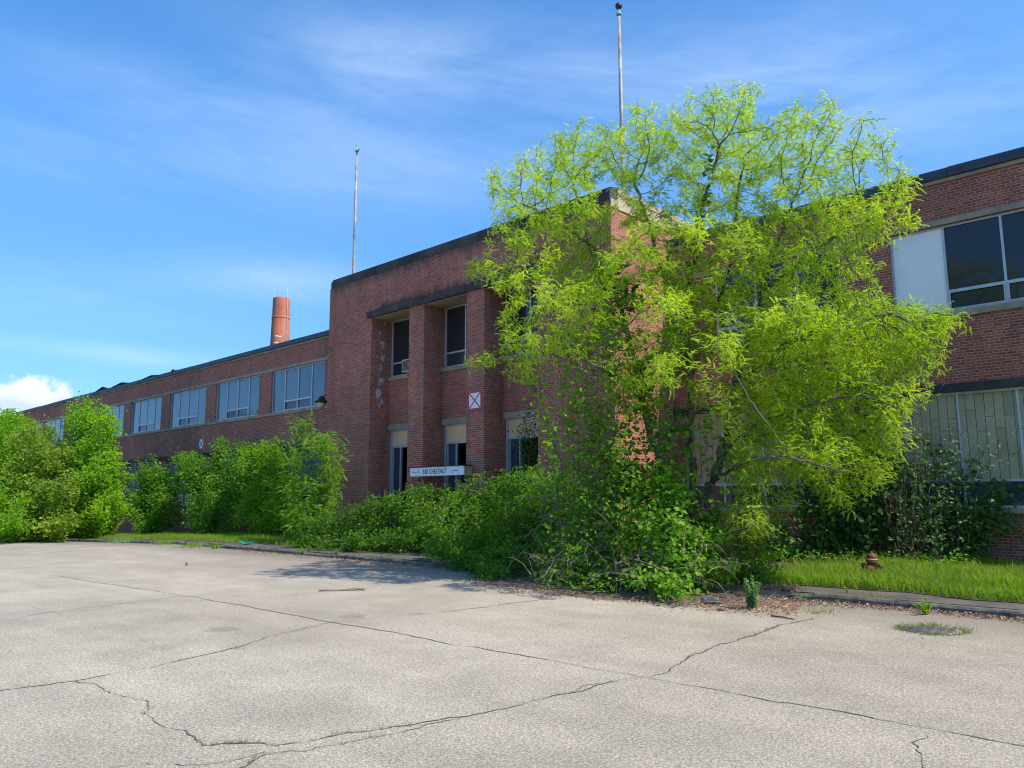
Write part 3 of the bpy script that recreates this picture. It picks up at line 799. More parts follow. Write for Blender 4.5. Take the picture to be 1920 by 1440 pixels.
ac = thing('air_conditioner', (-22.93, BYR, 6.72), 'cream window air conditioner sticking out of the narrow upper window', 'air conditioner')
mb = MB(); mb.box(-.33, .33, -.38, .1, -.24, .24); mb.build('case', 'cream', ac, bev=.012)
mb = MB()
for i in range(9): mb.box(-.28, .28, -.4, -.381, -.19 + i * .044, -.165 + i * .044)
mb.build('grille', 'black', ac)
mb = MB(); mb.tube([(-.2, -.34, -.24), (-.2, .0, -.5)], .012, 5); mb.build('bracket', 'black', ac)
mb = MB(); mb.tube([(.2, -.34, -.24), (.2, .0, -.5)], .012, 5); mb.build('bracket', 'black', ac)

def xsign(cx, cz, w, h, y, label, thin):
    t = thing('marker_sign', (cx, y, cz), label, 'sign', 'crossed marker signs on the brick')
    mb = MB(); b = .1 * w if not thin else .08 * w
    # rounded red plate with a white field in front and the cross on that
    def rr_(a, c, r, yy):
        p = []
        for sx, sz, a0 in ((1, -1, -90), (1, 1, 0), (-1, 1, 90), (-1, -1, 180)):
            for k in range(5):
                q = R(a0 + k * 22.5); p.append((sx * (a - r) + r * math.cos(q), yy, sz * (c - r) + r * math.sin(q)))
        return p
    f, bk = rr_(w / 2, h / 2, .07 * w, -.012), rr_(w / 2, h / 2, .07 * w, 0)
    mb.ring_stack([bk, f], 0, False); mb.build('plate', 'red', t)
    mb = MB(); a, c = w / 2 - b, h / 2 - b
    mb.box(-a, a, -.0155, -.0122, -c, c); mb.build('field', 'white', t)
    mb = MB(); k = (.05 if thin else .035) * w
    for s in (1, -1):
        L = math.hypot(a, c); ux, uz = a / L, s * c / L; nx, nz = -uz * k, ux * k
        yy = -.0175 if s > 0 else -.0185
        mb.poly([(-a * .98 - nx, yy, -s * c * .98 - nz), (a * .98 - nx, yy, s * c * .98 - nz), (a * .98 + nx, yy, s * c * .98 + nz), (-a * .98 + nx, yy, -s * c * .98 + nz)])
    mb.build('cross', 'black' if thin else 'red', t)
xsign(-18.68, 4.95, .66, .64, BY, 'white sign with a red border and red cross on the brick pier', False)
xsign(-45.2, 5.0, .6, .62, 0, 'white sign with a thin dark cross on the long wing wall above the shrubs', True)

# address sign
SX0, SX1, SY, SZ0, SZ1 = -21.26, -18.57, -3.7, 2.485, 2.775
sg = thing('address_sign', ((SX0 + SX1) / 2, SY, 0), 'long white peeling address board lettered 830 CHESTNUT above the shrubs', 'sign')
so_ = ((SX0 + SX1) / 2, SY, 0)
mb = MB(); mb.box(SX0, SX1, SY, SY + .05, SZ0, SZ1); mb.build('face_board', 'white', sg, so_, .006)
mb = MB(); mb.box(SX0 - .02, SX1 + .01, SY - .02, SY + .36, SZ1 + .002, SZ1 + .03)
mb.build('top_board', 'dark_metal', sg, so_)
mb = MB()
for i in range(4): mb.box(SX1 - .035, SX1, SY + .052, SY + .36, SZ0 + .006 + i * .07, SZ0 + .064 + i * .07)
mb.box(SX1 - .03, SX1 + .006, SY + .2, SY + .215, SZ0 + .003, SZ1)
mb.box(SX0, SX0 + .035, SY + .052, SY + .36, SZ0, SZ1); mb.box(SX0, SX1, SY + .362, SY + .38, SZ0, SZ1)
mb.build('end_slats', 'coping_side', sg, so_)
for xx in (SX0 + .3, SX1 - .3):
    mb = MB(); mb.box(xx - .04, xx + .04, SY + .1, SY + .18, 0, SZ0); mb.build('post', 'stem', sg, so_)
cu = bpy.data.curves.new('lettering', 'FONT'); cu.body = '830 CHESTNUT'; cu.size = .235; cu.align_x = 'CENTER'; cu.align_y = 'CENTER'; cu.extrude = .002; cu.space_character = 1.12; cu.offset = .002
tmp = bpy.data.objects.new('lettering', cu); col.objects.link(tmp)
dg = bpy.context.evaluated_depsgraph_get()
me = bpy.data.meshes.new_from_object(tmp.evaluated_get(dg)); bpy.data.objects.remove(tmp)
o = link('lettering', me, 'black', sg, (-.06, -.0035, (SZ0 + SZ1) / 2 - .005)); o.rotation_euler = (R(90), 0, 0); o.scale = (1.2 / max(v.co.x * 2 for v in me.vertices), 1, 1)
mb = MB()
zc = (SZ0 + SZ1) / 2
for x0, x1 in ((.84, 1.08), (-1.21, -.99)):
    mb = MB(); mb.box(x0, x1, -.004, -.001, zc - .01, zc + .01)
    if x0 > 0: mb.build('arrow', 'black', sg)
mb.box(-1.225, -1.21, -.004, -.001, zc - .02, zc + .05)
mb.build('arrow', 'black', sg); mb = MB()
mb.poly([(-.93, -.0025, zc + .05), (-.93, -.0025, zc + .015), (-.84, -.0025, zc)]); mb.poly([(-.95, -.0025, zc - .055), (-.84, -.0025, zc - .005), (-.92, -.0025, zc - .01)])
mb.poly([(.83, -.0025, zc + .075), (.87, -.0025, zc + .08), (.85, -.0025, zc + .045)]); mb.poly([(.79, -.0025, zc - .05), (.85, -.0025, zc - .06), (.83, -.0025, zc - .02)])
mb.poly([(.7, -.0025, zc + .012), (.76, -.0025, zc + .02), (.75, -.0025, zc + .002)]); mb.poly([(.66, -.0025, zc - .1), (.74, -.0025, zc - .075), (.7, -.0025, zc - .08)])
mb.build('arrow_flakes', 'black', sg, (0, 0, 0))

# ------------------------------------------------------------------ small things on the ground
hp = at(1637, 1087, Z=KH - .02)
hy = thing('fire_hydrant', hp, 'rusty red fire hydrant with a yellow band, in the grass by the wall', 'fire hydrant'); hy.scale = (.74, .74, .74)
mb = MB(); mb.lathe([(.16, 0), (.16, .04), (.115, .06), (.115, .44), (.15, .46), (.15, .5), (.12, .51)], k=20)
for s in (-1, 1): mb.lathe([(.06, 0), (.06, .09), (.075, .095), (.075, .15), (.03, .155), (.03, .19)], (s * .1, 0, .36), k=14, ax='x') if s > 0 else mb.lathe([(.03, -.19), (.03, -.155), (.075, -.15), (.075, -.095), (.06, -.09), (.06, 0)], (-.1, 0, .36), k=14, ax='x')
mb.lathe([(.035, -.21), (.035, -.175), (.09, -.17), (.09, -.1), (.075, -.095), (.075, 0)], (0, -.1, .3), k=16, ax='y')
mb.build('barrel', 'rust_red', hy)
mb = MB(); mb.lathe([(.155, .512), (.155, .55), (.13, .56)], k=20); mb.build('band', 'yellow', hy)
mb = MB(); mb.lathe([(.135, .562), (.125, .63), (.09, .68), (.045, .7), (.045, .705), (.03, .71), (.028, .75), (.01, .752)], k=20); mb.build('bonnet', 'rust_red', hy)

def rock(name, p, sz, label, cat, mat, seed, parent=None):
    r2 = np.random.default_rng(seed); mb = MB(); k, n = 14, 9; rings = []
    ph = r2.uniform(0, 6, 6)
    for i in range(n):
        th = math.pi * (i + .35) / (n - .3)
        ring = []
        for j in range(k):
            a = 2 * math.pi * j / k
            w = 1 + .13 * math.sin(2 * a + ph[0]) * math.sin(th) + .1 * math.sin(3 * a + ph[1] + 2 * th) + .07 * math.sin(5 * th + ph[2] + a)
            ring.append((sz[0] * w * math.sin(th) * math.cos(a), sz[1] * w * math.sin(th) * math.sin(a), sz[2] * (1 - w * math.cos(th)) - sz[2] * .25))
        rings.append(ring)
    mb.ring_stack(rings)
    o = mb.build(name, mat); o.location = p; o.rotation_euler = (0, 0, r2.uniform(0, 6))
    return tag(o, label, cat)
rock('stone', at(1333, 1133, Z=0), (.17, .11, .075), 'smooth grey stone at the edge of the brown litter', 'stone', 'rock', 3)
rock('boulder', at(757, 1035, Z=.02), (.55, .4, .36), 'dark grey boulder half hidden under the shrubs', 'boulder', 'rock', 7)
rock('clod', at(1353, 1145, Z=0), (.06, .05, .03), 'small reddish brown clod on the lot near the grey stone', 'clod', 'soil', 12)

def stick(name, pix, r, label, mat, lift=.012, fork=True):
    pts = [at(u, v, Z=0) for u, v in pix]
    P = [np.append(p, 0) if len(p) == 2 else p for p in pts]
    mb = MB(); rr = random.Random(len(label))
    Q = []
    for a, b2 in zip(P[:-1], P[1:]):
        for t in np.linspace(0, 1, 5)[:-1]:
            q = a + (b2 - a) * t; Q.append((q[0] + rr.gauss(0, .008), q[1] + rr.gauss(0, .008), lift + rr.uniform(0, .012)))
    Q.append((*P[-1][:2], lift))
    mb.tube(Q, [r * (1 - .6 * i / len(Q)) for i in range(len(Q))], 6)
    if fork:
        b0 = Vector(Q[len(Q) // 2]); e = Vector(Q[-1])
        mb.tube([b0, b0 + (e - b0) * .5 + Vector((.05, .06, .03)), b0 + (e - b0) * .9 + Vector((.12, .1, .02))], [r * .6, r * .4, r * .2], 5)
    return tag(mb.build(name, mat), label, 'stick')
stick('fallen_branch', [(598, 1109), (640, 1108), (684, 1107)], .022, 'pale dry branch lying on the lot in front of the shrub shadows', 'twig')
stick('fallen_branch', [(1446, 1156), (1470, 1160), (1490, 1163)], .016, 'short dark stick on the asphalt beside the green crack', 'stem', fork=False)

# crumpled turquoise plastic on the left pavement
bp = at(463, 1022, Z=KH)
mb = MB(); r_ = random.Random(6); n, k = 7, 9; rings = []
for i in range(n):
    t = i / (n - 1)
    rings.append([( (t - .5) * .75 + r_.gauss(0, .03), math.cos(2 * math.pi * j / k) * (.1 + .08 * abs(t - .5)) + r_.gauss(0, .03), max(.0, .07 + abs(t - .5) ** 2 * .55 + math.sin(2 * math.pi * j / k) * .07 + r_.gauss(0, .035))) for j in range(k)])
mb.ring_stack(rings, 0, False)
o = mb.build('plastic_sheet', 'teal_plastic'); o.location = bp; o.scale = (.62, .62, .55); o.rotation_euler = (0, 0, YAW - .3)
tag(o, 'crumpled turquoise plastic on the dark pavement of the left side', 'plastic')

# ------------------------------------------------------------------ plants: growth
def grow(seeds, attr, step, infl, kill, iters=120, jit=.12, lift=0., rg=rng):
    """space colonisation: shoots grow from the seed stems towards free points of the crown"""
    pos, par = [], []
    for s in seeds:
        first = True
        prev = s.get('from', -1)
        pts = s['pts']
        Q = []
        for a, b2 in zip(pts[:-1], pts[1:]):
            a, b2 = np.array(a, float), np.array(b2, float)
            n = max(1, int(np.linalg.norm(b2 - a) / step))
            for t in range(n): Q.append(a + (b2 - a) * t / n)
        Q.append(np.array(pts[-1], float))
        w = np.cumsum(rg.normal(0, s.get('wob', .018), (len(Q), 3)), 0); w -= np.linspace(0, 1, len(Q))[:, None] * w[-1] * .6
        w[:3] *= .2
        if s.get('attach') is not None and pos:
            prev = int(np.argmin(((np.array(pos) - Q[0]) ** 2).sum(1)))
        for q, ww in zip(Q, w):
            pos.append(q + ww); par.append(prev); prev = len(pos) - 1
    pos, par = np.array(pos), list(par)
    A = attr.copy()
    best = np.full(len(A), 1e9); bi = np.zeros(len(A), int)
    def upd(lo):
        for k in range(lo, len(pos), 400):
            P = pos[k:k + 400]
            d = ((A[:, None, :] - P[None]) ** 2).sum(2)
            j = d.argmin(1); dm = d[np.arange(len(A)), j]
            m = dm < best
            best[m] = dm[m]; bi[m] = j[m] + k
    upd(0)
    for it in range(iters):
        keep = best > kill ** 2
        A, best, bi = A[keep], best[keep], bi[keep]
        if not len(A): break
        act = best < infl ** 2
        if not act.any(): break
        d = A[act] - pos[bi[act]]; d /= np.linalg.norm(d, axis=1)[:, None] + 1e-9
        acc = np.zeros((len(pos), 3)); np.add.at(acc, bi[act], d)
        ids = np.unique(bi[act])
        nk = np.bincount(np.array(par)[np.array(par) >= 0], minlength=len(pos))
        full = nk[bi] >= 3
        best[act & full] = 0
        ids = ids[nk[ids] < 3]
        if not len(ids): break
        v = acc[ids]; v /= np.linalg.norm(v, axis=1)[:, None] + 1e-9
        v += rg.normal(0, jit, v.shape); v[:, 2] += lift
        v /= np.linalg.norm(v, axis=1)[:, None] + 1e-9
        new = pos[ids] + v * step
        lo = len(pos)
        pos = np.vstack([pos, new]); par += list(ids)
        if len(pos) > 60000: break
        upd(lo)
    return pos, np.array(par)

def thickness(par, r0, e=2.3, rmax=9):
    n = len(par); a = np.zeros(n); kids = np.bincount(par[par >= 0], minlength=n)
    a[kids == 0] = 1
    for i in range(n - 1, -1, -1):
        if par[i] >= 0: a[par[i]] += a[i]
    return np.minimum(r0 * np.maximum(a, 1) ** (1 / e), rmax), a

def limb_mesh(name, pos, par, rad, rmin=0.):
    ch = np.where((par >= 0) & (rad >= rmin))[0]
    p = par[ch]
    n = len(pos)
    d = np.zeros((n, 3)); m = par >= 0
    d[m] = pos[m] - pos[par[m]]
    d[~m] = (0, 0, 1)
    d /= np.linalg.norm(d, axis=1)[:, None] + 1e-9
    main = np.full(n, -1)
    for c in np.where(m)[0]:
        if main[par[c]] < 0 or rad[c] > rad[main[par[c]]]: main[par[c]] = c
    def frame(dd):
        ref = np.where(np.abs(dd[:, 2:3]) < .9, np.array([[0, 0, 1.]]), np.array([[1., 0, 0]]))
        a = np.cross(dd, ref); a /= np.linalg.norm(a, axis=1)[:, None] + 1e-9
        return a, np.cross(dd, a)
    Vs, Fs, base = [], [], 0
    for thick in (True, False):
        sel = (rad[ch] > .02) == thick
        c, q = ch[sel], p[sel]
        if not len(c): continue
        k = 8 if thick else 3
        ism = main[q] == c
        d0 = np.where(ism[:, None], d[q], d[c])
        flip = (d0 * d[c]).sum(1) < .2
        d0[flip] = d[c][flip]
        r0 = np.where(ism, np.minimum(rad[q], rad[c] * 1.25), rad[c] * 1.15)
        an = np.arange(k) * 2 * math.pi / k
        a0, b0 = frame(d0); a1, b1 = frame(d[c])
        R0 = pos[q][:, None] + (a0[:, None] * np.cos(an)[None, :, None] + b0[:, None] * np.sin(an)[None, :, None]) * r0[:, None, None]
        R1 = pos[c][:, None] + (a1[:, None] * np.cos(an)[None, :, None] + b1[:, None] * np.sin(an)[None, :, None]) * rad[c][:, None, None]
        V = np.concatenate([R0, R1], 1).reshape(-1, 3)
        j = np.arange(k); jn = (j + 1) % k
        f = np.stack([j, jn, jn + k, j + k], 1)
        Fs.append((base + (np.arange(len(c)) * 2 * k)[:, None, None] + f[None]).reshape(-1, 4))
        Vs.append(V); base += len(V)
    return arr_mesh(name, np.vstack(Vs), [np.vstack(Fs)], smooth=True)

# leaf templates: vertices in (along, across, up); faces as quads / tris
def tpl_leaf(l=1., w=.62, fold=.12, droop=.15):
    V = [(0, 0, 0), (.3 * l, .5 * w, fold), (.62 * l, .42 * w, fold - droop * .4), (l, 0, -droop), (.62 * l, -.42 * w, fold - droop * .4), (.3 * l, -.5 * w, fold), (.5 * l, 0, -droop * .2)]
    return np.array(V), np.array([(0, 1, 2, 6), (6, 2, 3, 3), (0, 6, 4, 5), (6, 3, 4, 4)])
def clean(V, Fq):
    return V, Fq
def tpl_simple(w=.6, fold=.14, droop=.12):
    V = np.array([(0, 0, 0), (.45, .5 * w, fold), (1, 0, -droop), (.45, -.5 * w, fold)])
    return V, np.array([(0, 2, 1), (0, 3, 2)])
def tpl_broad(w=.85, fold=.1, droop=.2, lob=.0):
    V = np.array([(0, 0, 0), (.12, .38 * w, fold), (.5, .5 * w, fold * .6), (1, 0, -droop), (.5, -.5 * w, fold * .6), (.12, -.38 * w, fold)])
    return V, np.array([(0, 2, 1), (0, 3, 2), (0, 4, 3), (0, 5, 4)])
def tpl_pinnate(n=7, ll=.2, lw=.075, droop=.35, seed=0, tip=True):
    r2 = np.random.default_rng(seed); V, Fc = [], []
    t = np.linspace(.16, .97, n)
    def leaflet(p, dr, nr, L, W):
        sd = np.cross(nr, dr); b = len(V)
        V.extend([p, p + dr * L * .45 + sd * W * .5, p + dr * L - nr * L * .15, p + dr * L * .45 - sd * W * .5])
        Fc.extend([(b, b + 2, b + 1), (b, b + 3, b + 2)])
    for i, s in enumerate(t):
        p = np.array([s, 0, .18 * s - droop * s * s])
        for sg in (1, -1):
            L = ll * (1 - .35 * abs(s - .45)) * r2.uniform(.85, 1.15)
            dr = np.array([.55 + .2 * s, sg * .85, -.1 + r2.normal(0, .14)]); dr /= np.linalg.norm(dr)
            nr = np.array([r2.normal(0, .25), r2.normal(0, .35), 1.]); nr -= dr * (nr @ dr); nr /= np.linalg.norm(nr)
            leaflet(p, dr, nr, L, lw * r2.uniform(.85, 1.15))
    if tip:
        p = np.array([1, 0, .18 - droop]); dr = np.array([.8, 0, -.5]); dr /= np.linalg.norm(dr); leaflet(p, dr, np.cross(dr, [0, 1., 0]) * -1, ll, lw)
    # the leaf stalk
    b = len(V); V.extend([np.array([0, -.008, 0]), np.array([0, .008, 0]), np.array([.5, 0, .09 - droop * .25]), np.array([1, 0, .18 - droop])]); Fc.extend([(b, b + 1, b + 2), (b, b + 2, b + 3)])
    return np.array(V), np.array(Fc)
TPL = {
 'locust': [tpl_pinnate(9, .16, .1, d, i) for i, d in enumerate((.2, .35, .5, .65))],
 'sumac': [tpl_pinnate(7, .3, .1, d, 9 + i) for i, d in enumerate((.25, .4, .6))],
 'simple': [tpl_simple(.6), tpl_simple(.5, .2, .25), tpl_simple(.7, .08, .1)],
 'broad': [tpl_broad(.9), tpl_broad(.8, .16, .35), tpl_broad(1., .05, .15)],
 'blade': [(np.array([(0, .5, 0), (0, -.5, 0), (.5, -.38, .04), (.5, .38, .04), (1, 0, -.12)]) * [1, .055, 1], np.array([(0, 1, 2), (0, 2, 3), (3, 2, 4)]))],
 'blade_bent': [(np.array([(0, .5, 0), (0, -.5, 0), (.5, -.36, .05), (.5, .36, .05), (.92, 0, -.3)]) * [1, .06, 1], np.array([(0, 1, 2), (0, 2, 3), (3, 2, 4)]))],
}
def scatter(name, kinds, pos, dr, nr, size, tone, parent, mat, off):
    """one mesh of many leaves; frames from direction and upward normal"""
    n = len(pos)
    dr = dr / (np.linalg.norm(dr, axis=1)[:, None] + 1e-9)
    sd = np.cross(nr, dr); sd /= np.linalg.norm(sd, axis=1)[:, None] + 1e-9
    nn = np.cross(dr, sd)
    Vs, Fs, T, base = [], [], [], 0
    which = rng.integers(0, len(kinds), n)
    for w, (tv, tf) in enumerate(kinds):
        i = np.where(which == w)[0]
        if not len(i): continue
        loc = tv[None] * size[i][:, None, None]
        V = pos[i][:, None] + loc[..., 0:1] * dr[i][:, None] + loc[..., 1:2] * sd[i][:, None] + loc[..., 2:3] * nn[i][:, None]
        Vs.append(V.reshape(-1, 3)); T.append(np.repeat(tone[i], len(tv)))
        Fs.append((base + (np.arange(len(i)) * len(tv))[:, None, None] + tf[None]).reshape(-1, tf.shape[1]))
        base += len(i) * len(tv)
    me = arr_mesh(name, np.vstack(Vs) - np.array(off), Fs if len({f.shape[1] for f in Fs}) > 1 else [np.vstack(Fs)], np.concatenate(T))
    return link(name, me, mat, parent)

def lobe_pts(lobes, spacing, shell=.45):
    """points spread through ellipsoids: lobe = (u, v, Y, ru, rv, depth radius[, weight])"""
    out = []
    for lb in lobes:
        u, v, Y, ru, rv, rd = lb[:6]; w = lb[6] if len(lb) > 6 else 1.
        c = at(u, v, Y=Y); dist = (c - CAM) @ fw
        a, b2 = ru * dist / F, rv * dist / F
        n = max(4, int(w * 4.19 * a * b2 * rd / spacing ** 3))
        d = rng.normal(size=(n, 3)); d /= np.linalg.norm(d, axis=1)[:, None]
        d *= rng.uniform(0, 1, (n, 1)) ** shell
        out.append(c + d[:, :1] * a * rh + d[:, 1:2] * rd * fh + d[:, 2:3] * b2 * np.array([0, 0, 1.]))
    return out

def plant(name, label, cat, base, seeds, lobes, mat, stem_mat='stem', kinds='simple', spacing=.3, step=.13, infl=3., kill=None, size=(.08, .12), per=4,
          r0=.004, rmax=.2, leafy=6, spread=.07, up_bias=.8, group=None, tone=(0., 1.), shell=.4, auto=True, droop=0., ground=.02, smin=0., names=('stems', 'foliage'), clip=None, sjit=.3, e=2.3, dens=None):
    base = np.array(base, float)
    L = lobe_pts(lobes, spacing, shell)
    A = np.vstack(L)
    A = A[A[:, 2] > ground]
    if clip: A = A[clip(A)]
    S = list(seeds)
    if auto:
        for l in L:
            c = l.mean(0)
            b0 = base + np.array([rng.normal(0, sjit), rng.normal(0, sjit), 0])
            b0[:2] = b0[:2] * .6 + c[:2] * .4 if auto == 'wide' else b0[:2]
            m1 = b0 * .55 + c * .45; m1[2] = b0[2] + (c[2] - b0[2]) * .6
            S.append({'pts': [base, b0 + [0, 0, .05], m1, c] if np.linalg.norm(b0 - base) > .2 else [base, m1, c], 'wob': .03})
    pos, par = grow(S, A, step, infl, kill or spacing * .75)
    rad, tips = thickness(par, r0, e, rmax)
    t = thing(name, base, label, cat, group)
    me = limb_mesh(names[0], pos - base, par, rad, smin)
    link(names[0], me, stem_mat, t)
    leafn = np.where((tips <= leafy) & (par >= 0))[0]
    if dens:
        vol = sum(4.19 * lb[3] * lb[4] * lb[5] * ((at(*lb[:2], Y=lb[2]) - CAM) @ fw / F) ** 2 * (lb[6] if len(lb) > 6 else 1) for lb in lobes)
        per = dens * vol / max(1, len(leafn))
    k = rng.poisson(per, len(leafn))
    idx = np.repeat(leafn, k)
    n = len(idx)
    d = pos[idx] - pos[par[idx]]; d /= np.linalg.norm(d, axis=1)[:, None] + 1e-9
    p = pos[par[idx]] + (pos[idx] - pos[par[idx]]) * rng.uniform(0, 1.1, (n, 1)) + rng.normal(0, spread, (n, 3)) * .5
    dr = d * .55 + rng.normal(0, .75, (n, 3)); dr[:, 2] = dr[:, 2] * .6 - droop
    nr = rng.normal(0, .5, (n, 3)); nr[:, 2] += up_bias
    if clip:
        q = clip(p); p, dr, nr, n = p[q], dr[q], nr[q], int(q.sum())
        idx = idx[q]
    # tone: a value per shoot plus a little per leaf
    sh = rng.uniform(0, 1, len(pos))
    for i in range(len(pos)):
        if par[i] >= 0 and rng.random() < .9: sh[i] = sh[par[i]]
    tn = np.clip(tone[0] + (tone[1] - tone[0]) * (.55 * sh[idx] + .45 * rng.uniform(0, 1, n)), 0, 1)
    print(name, len(A), len(pos), n)
    scatter(names[1], TPL[kinds], p, dr, nr, rng.uniform(*size, n), tn, t, mat, base)
    return t, pos, par, rad

# ------------------------------------------------------------------ the tall locust
TB = np.array([-8.15, -6.75, .06])
def tp(u, v, Y): return at(u, v, Y=Y)
stems = [
 {'pts': [TB, tp(1322, 1010, -6.7), tp(1340, 900, -6.6), tp(1372, 790, -6.4), tp(1400, 690, -6.2), tp(1425, 600, -6.2), tp(1450, 500, -6.3), tp(1480, 380, -6.6)]},
 {'pts': [TB + [-.1, .05, 0], tp(1300, 1000, -6.6), tp(1296, 880, -6.6), tp(1292, 760, -6.6), tp(1280, 640, -6.8), tp(1292, 520, -7.0), tp(1318, 400, -7.1), tp(1340, 280, -7.2)]},
 {'pts': [TB + [-.2, -.1, 0], tp(1275, 960, -7.0), tp(1245, 860, -7.1), tp(1215, 760, -7.2), tp(1185, 650, -7.3), tp(1160, 560, -7.4), tp(1110, 450, -7.5), tp(1085, 350, -7.6)]},
 {'pts': [tp(1262, 640, -6.85), tp(1250, 540, -6.9), tp(1220, 430, -7.0), tp(1190, 330, -7.2)], 'attach': 1},
 {'pts': [tp(1392, 710, -6.2), tp(1470, 650, -6.4), tp(1560, 600, -6.8), tp(1680, 590, -7.2)], 'attach': 1},
 {'pts': [tp(1355, 850, -6.5), tp(1430, 790, -6.9), tp(1520, 760, -7.3), tp(1620, 740, -7.5)], 'attach': 1},
 {'pts': [tp(1290, 720, -6.6), tp(1335, 620, -6.2), tp(1390, 480, -6.2), tp(1400, 300, -6.6)], 'attach': 1},
 {'pts': [tp(1175, 610, -7.3), tp(1100, 570, -8.4), tp(1010, 540, -9.4), tp(930, 510, -9.9)], 'attach': 1},
 {'pts': [tp(1210, 740, -7.2), tp(1120, 690, -8.6), tp(1000, 660, -9.6), tp(890, 680, -10)], 'attach': 1},
 {'pts': [tp(1440, 540, -6.2), tp(1520, 470, -6.4), tp(1600, 420, -6.6), tp(1660, 400, -6.6)], 'attach': 1},
 {'pts': [tp(1120, 470, -7.5), tp(1040, 410, -8.7), tp(970, 380, -9.6)], 'attach': 1},
 {'pts': [tp(1335, 905, -6.6), tp(1400, 870, -7.4), tp(1480, 860, -8.0), tp(1560, 880, -8.2)], 'attach': 1},
]
crown = [
 (965, 345, -9.8, 60, 45, 1.0, .7), (1030, 305, -8.8, 60, 45, 1.1, .8), (1110, 290, -7.3, 75, 60, 1.4, .85), (1200, 275, -7.2, 75, 70, 1.5, .8), (1300, 260, -7.0, 75, 75, 1.6, .85),
 (1365, 250, -6.8, 62, 75, 1.6, .9), (1500, 265, -6.6, 70, 70, 1.5, .75), (1440, 300, -6.6, 70, 75, 1.6, .7), (1580, 310, -6.6, 75, 70, 1.5, .75), (1650, 375, -6.6, 65, 55, 1.2, .8), (1690, 405, -6.8, 35, 35, .7, .8),
 (960, 420, -9.8, 60, 45, 1.2, .75), (1060, 400, -8.6, 80, 65, 1.5, .8), (1180, 400, -7.3, 80, 65, 1.6, .45), (1290, 390, -7.1, 70, 70, 1.6, .5), (1390, 390, -6.7, 80, 75, 1.7, .7), (1500, 410, -6.6, 85, 70, 1.7, .85), (1600, 440, -6.7, 75, 55, 1.4, .9),
 (915, 510, -9.9, 48, 28, .7, 1.3), (985, 545, -9.6, 60, 45, 1.0, .8), (1070, 520, -7.7, 75, 55, 1.3, .7), (1160, 500, -7.4, 60, 50, 1.3, .6), (1240, 520, -7.2, 70, 60, 1.5, .8), (1340, 520, -6.9, 80, 65, 1.7, .9), (1450, 530, -6.6, 80, 60, 1.7, .9), (1560, 520, -6.8, 70, 45, 1.4, 1.),
 (1620, 600, -7.2, 90, 45, 1.3, 1.1), (1720, 615, -7.3, 75, 45, 1.1, 1.1), (1500, 620, -7.0, 80, 50, 1.6, 1.), (1380, 630, -7.2, 75, 55, 1.6, .8), (1270, 630, -7.4, 70, 55, 1.5, .9), (1130, 620, -7.8, 70, 50, 1.2, .9), (1010, 650, -9.6, 70, 35, .9, 1.2), (905, 678, -10., 46, 14, .5, 1.4), (975, 600, -9.4, 50, 34, .7, 1.1), (1000, 480, -9.4, 55, 40, .8, 1.), (1040, 590, -9.2, 50, 36, .7, 1.), (985, 700, -9.4, 42, 26, .5, 1.),
 (1680, 690, -7.5, 75, 45, 1.2, 1.1), (1570, 700, -7.6, 80, 45, 1.5, 1.1), (1450, 720, -7.6, 75, 45, 1.6, 1.), (1330, 740, -7.8, 55, 45, 1.1, .4), (1190, 720, -8.0, 70, 55, 1.2, .9),
 (1500, 800, -8.0, 85, 50, 1.4, 1.1), (1610, 790, -7.8, 75, 50, 1.3, 1.1), (1580, 860, -8.2, 70, 45, 1.1, 1.2), (1500, 880, -8.2, 60, 35, 1.0, 1.), (1570, 930, -8.3, 42, 36, .7, 1.3), (1640, 850, -8.0, 50, 45, .9, 1.),
 (1400, 985, -8.0, 50, 40, .8, 1.), (1430, 780, -7.8, 60, 45, 1.2, 1.), (1640, 640, -6.6, 90, 55, 1.4, 1.), (1500, 760, -6.6, 90, 60, 1.4, 1.), (1420, 850, -7.0, 50, 45, 1., .8), (1700, 660, -7.8, 60, 40, .9, 1.1), (1590, 650, -7.8, 80, 45, 1., 1.1), (1480, 600, -9.2, 70, 45, 1., 1.), (1350, 650, -9.4, 70, 45, .9, .5), (1230, 560, -9.5, 60, 45, .9, .9), (1250, 690, -9.3, 60, 50, .9, .4), (1100, 560, -9.6, 55, 40, .7, .9), (1330, 430, -9.2, 60, 40, .8, .7), (1180, 460, -9.2, 60, 40, .8, .6), (1460, 940, -8.2, 45, 30, .7, .8), (1660, 760, -8.2, 50, 40, .8, 1.1), (1540, 850, -8.8, 60, 50, .8, 1.1), (1440, 680, -8.4, 60, 40, 1., .9), (1540, 640, -8.6, 70, 40, 1., 1.), (1610, 900, -8.2, 45, 35, .7, 1.), (1665, 810, -8.4, 40, 40, .7, 1.), (1700, 740, -8.2, 40, 36, .7, 1.),
]
crown = [(l[0], l[1], l[2] + (1.25 if l[1] > 570 and l[0] > 1400 else 0), *l[3:6], (l[6] if len(l) > 6 else 1) * (2.1 if l[1] > 570 and l[0] > 1420 else .78 if l[1] < 480 else 1.)) for l in crown]
tall, tpos, tpar, trad = plant('locust_tree', 'tall spreading tree with feathery yellow green leaves and crooked stems before the block', 'tree', TB, stems, crown, 'locust', 'bark', 'locust',
    spacing=.235, step=.12, infl=2.6, kill=.19, size=(.095, .17), per=7.8, r0=.0052, rmax=.13, leafy=5, spread=.13, up_bias=1.5, auto=False, names=('trunk', 'crown'), shell=.36, e=2.25)

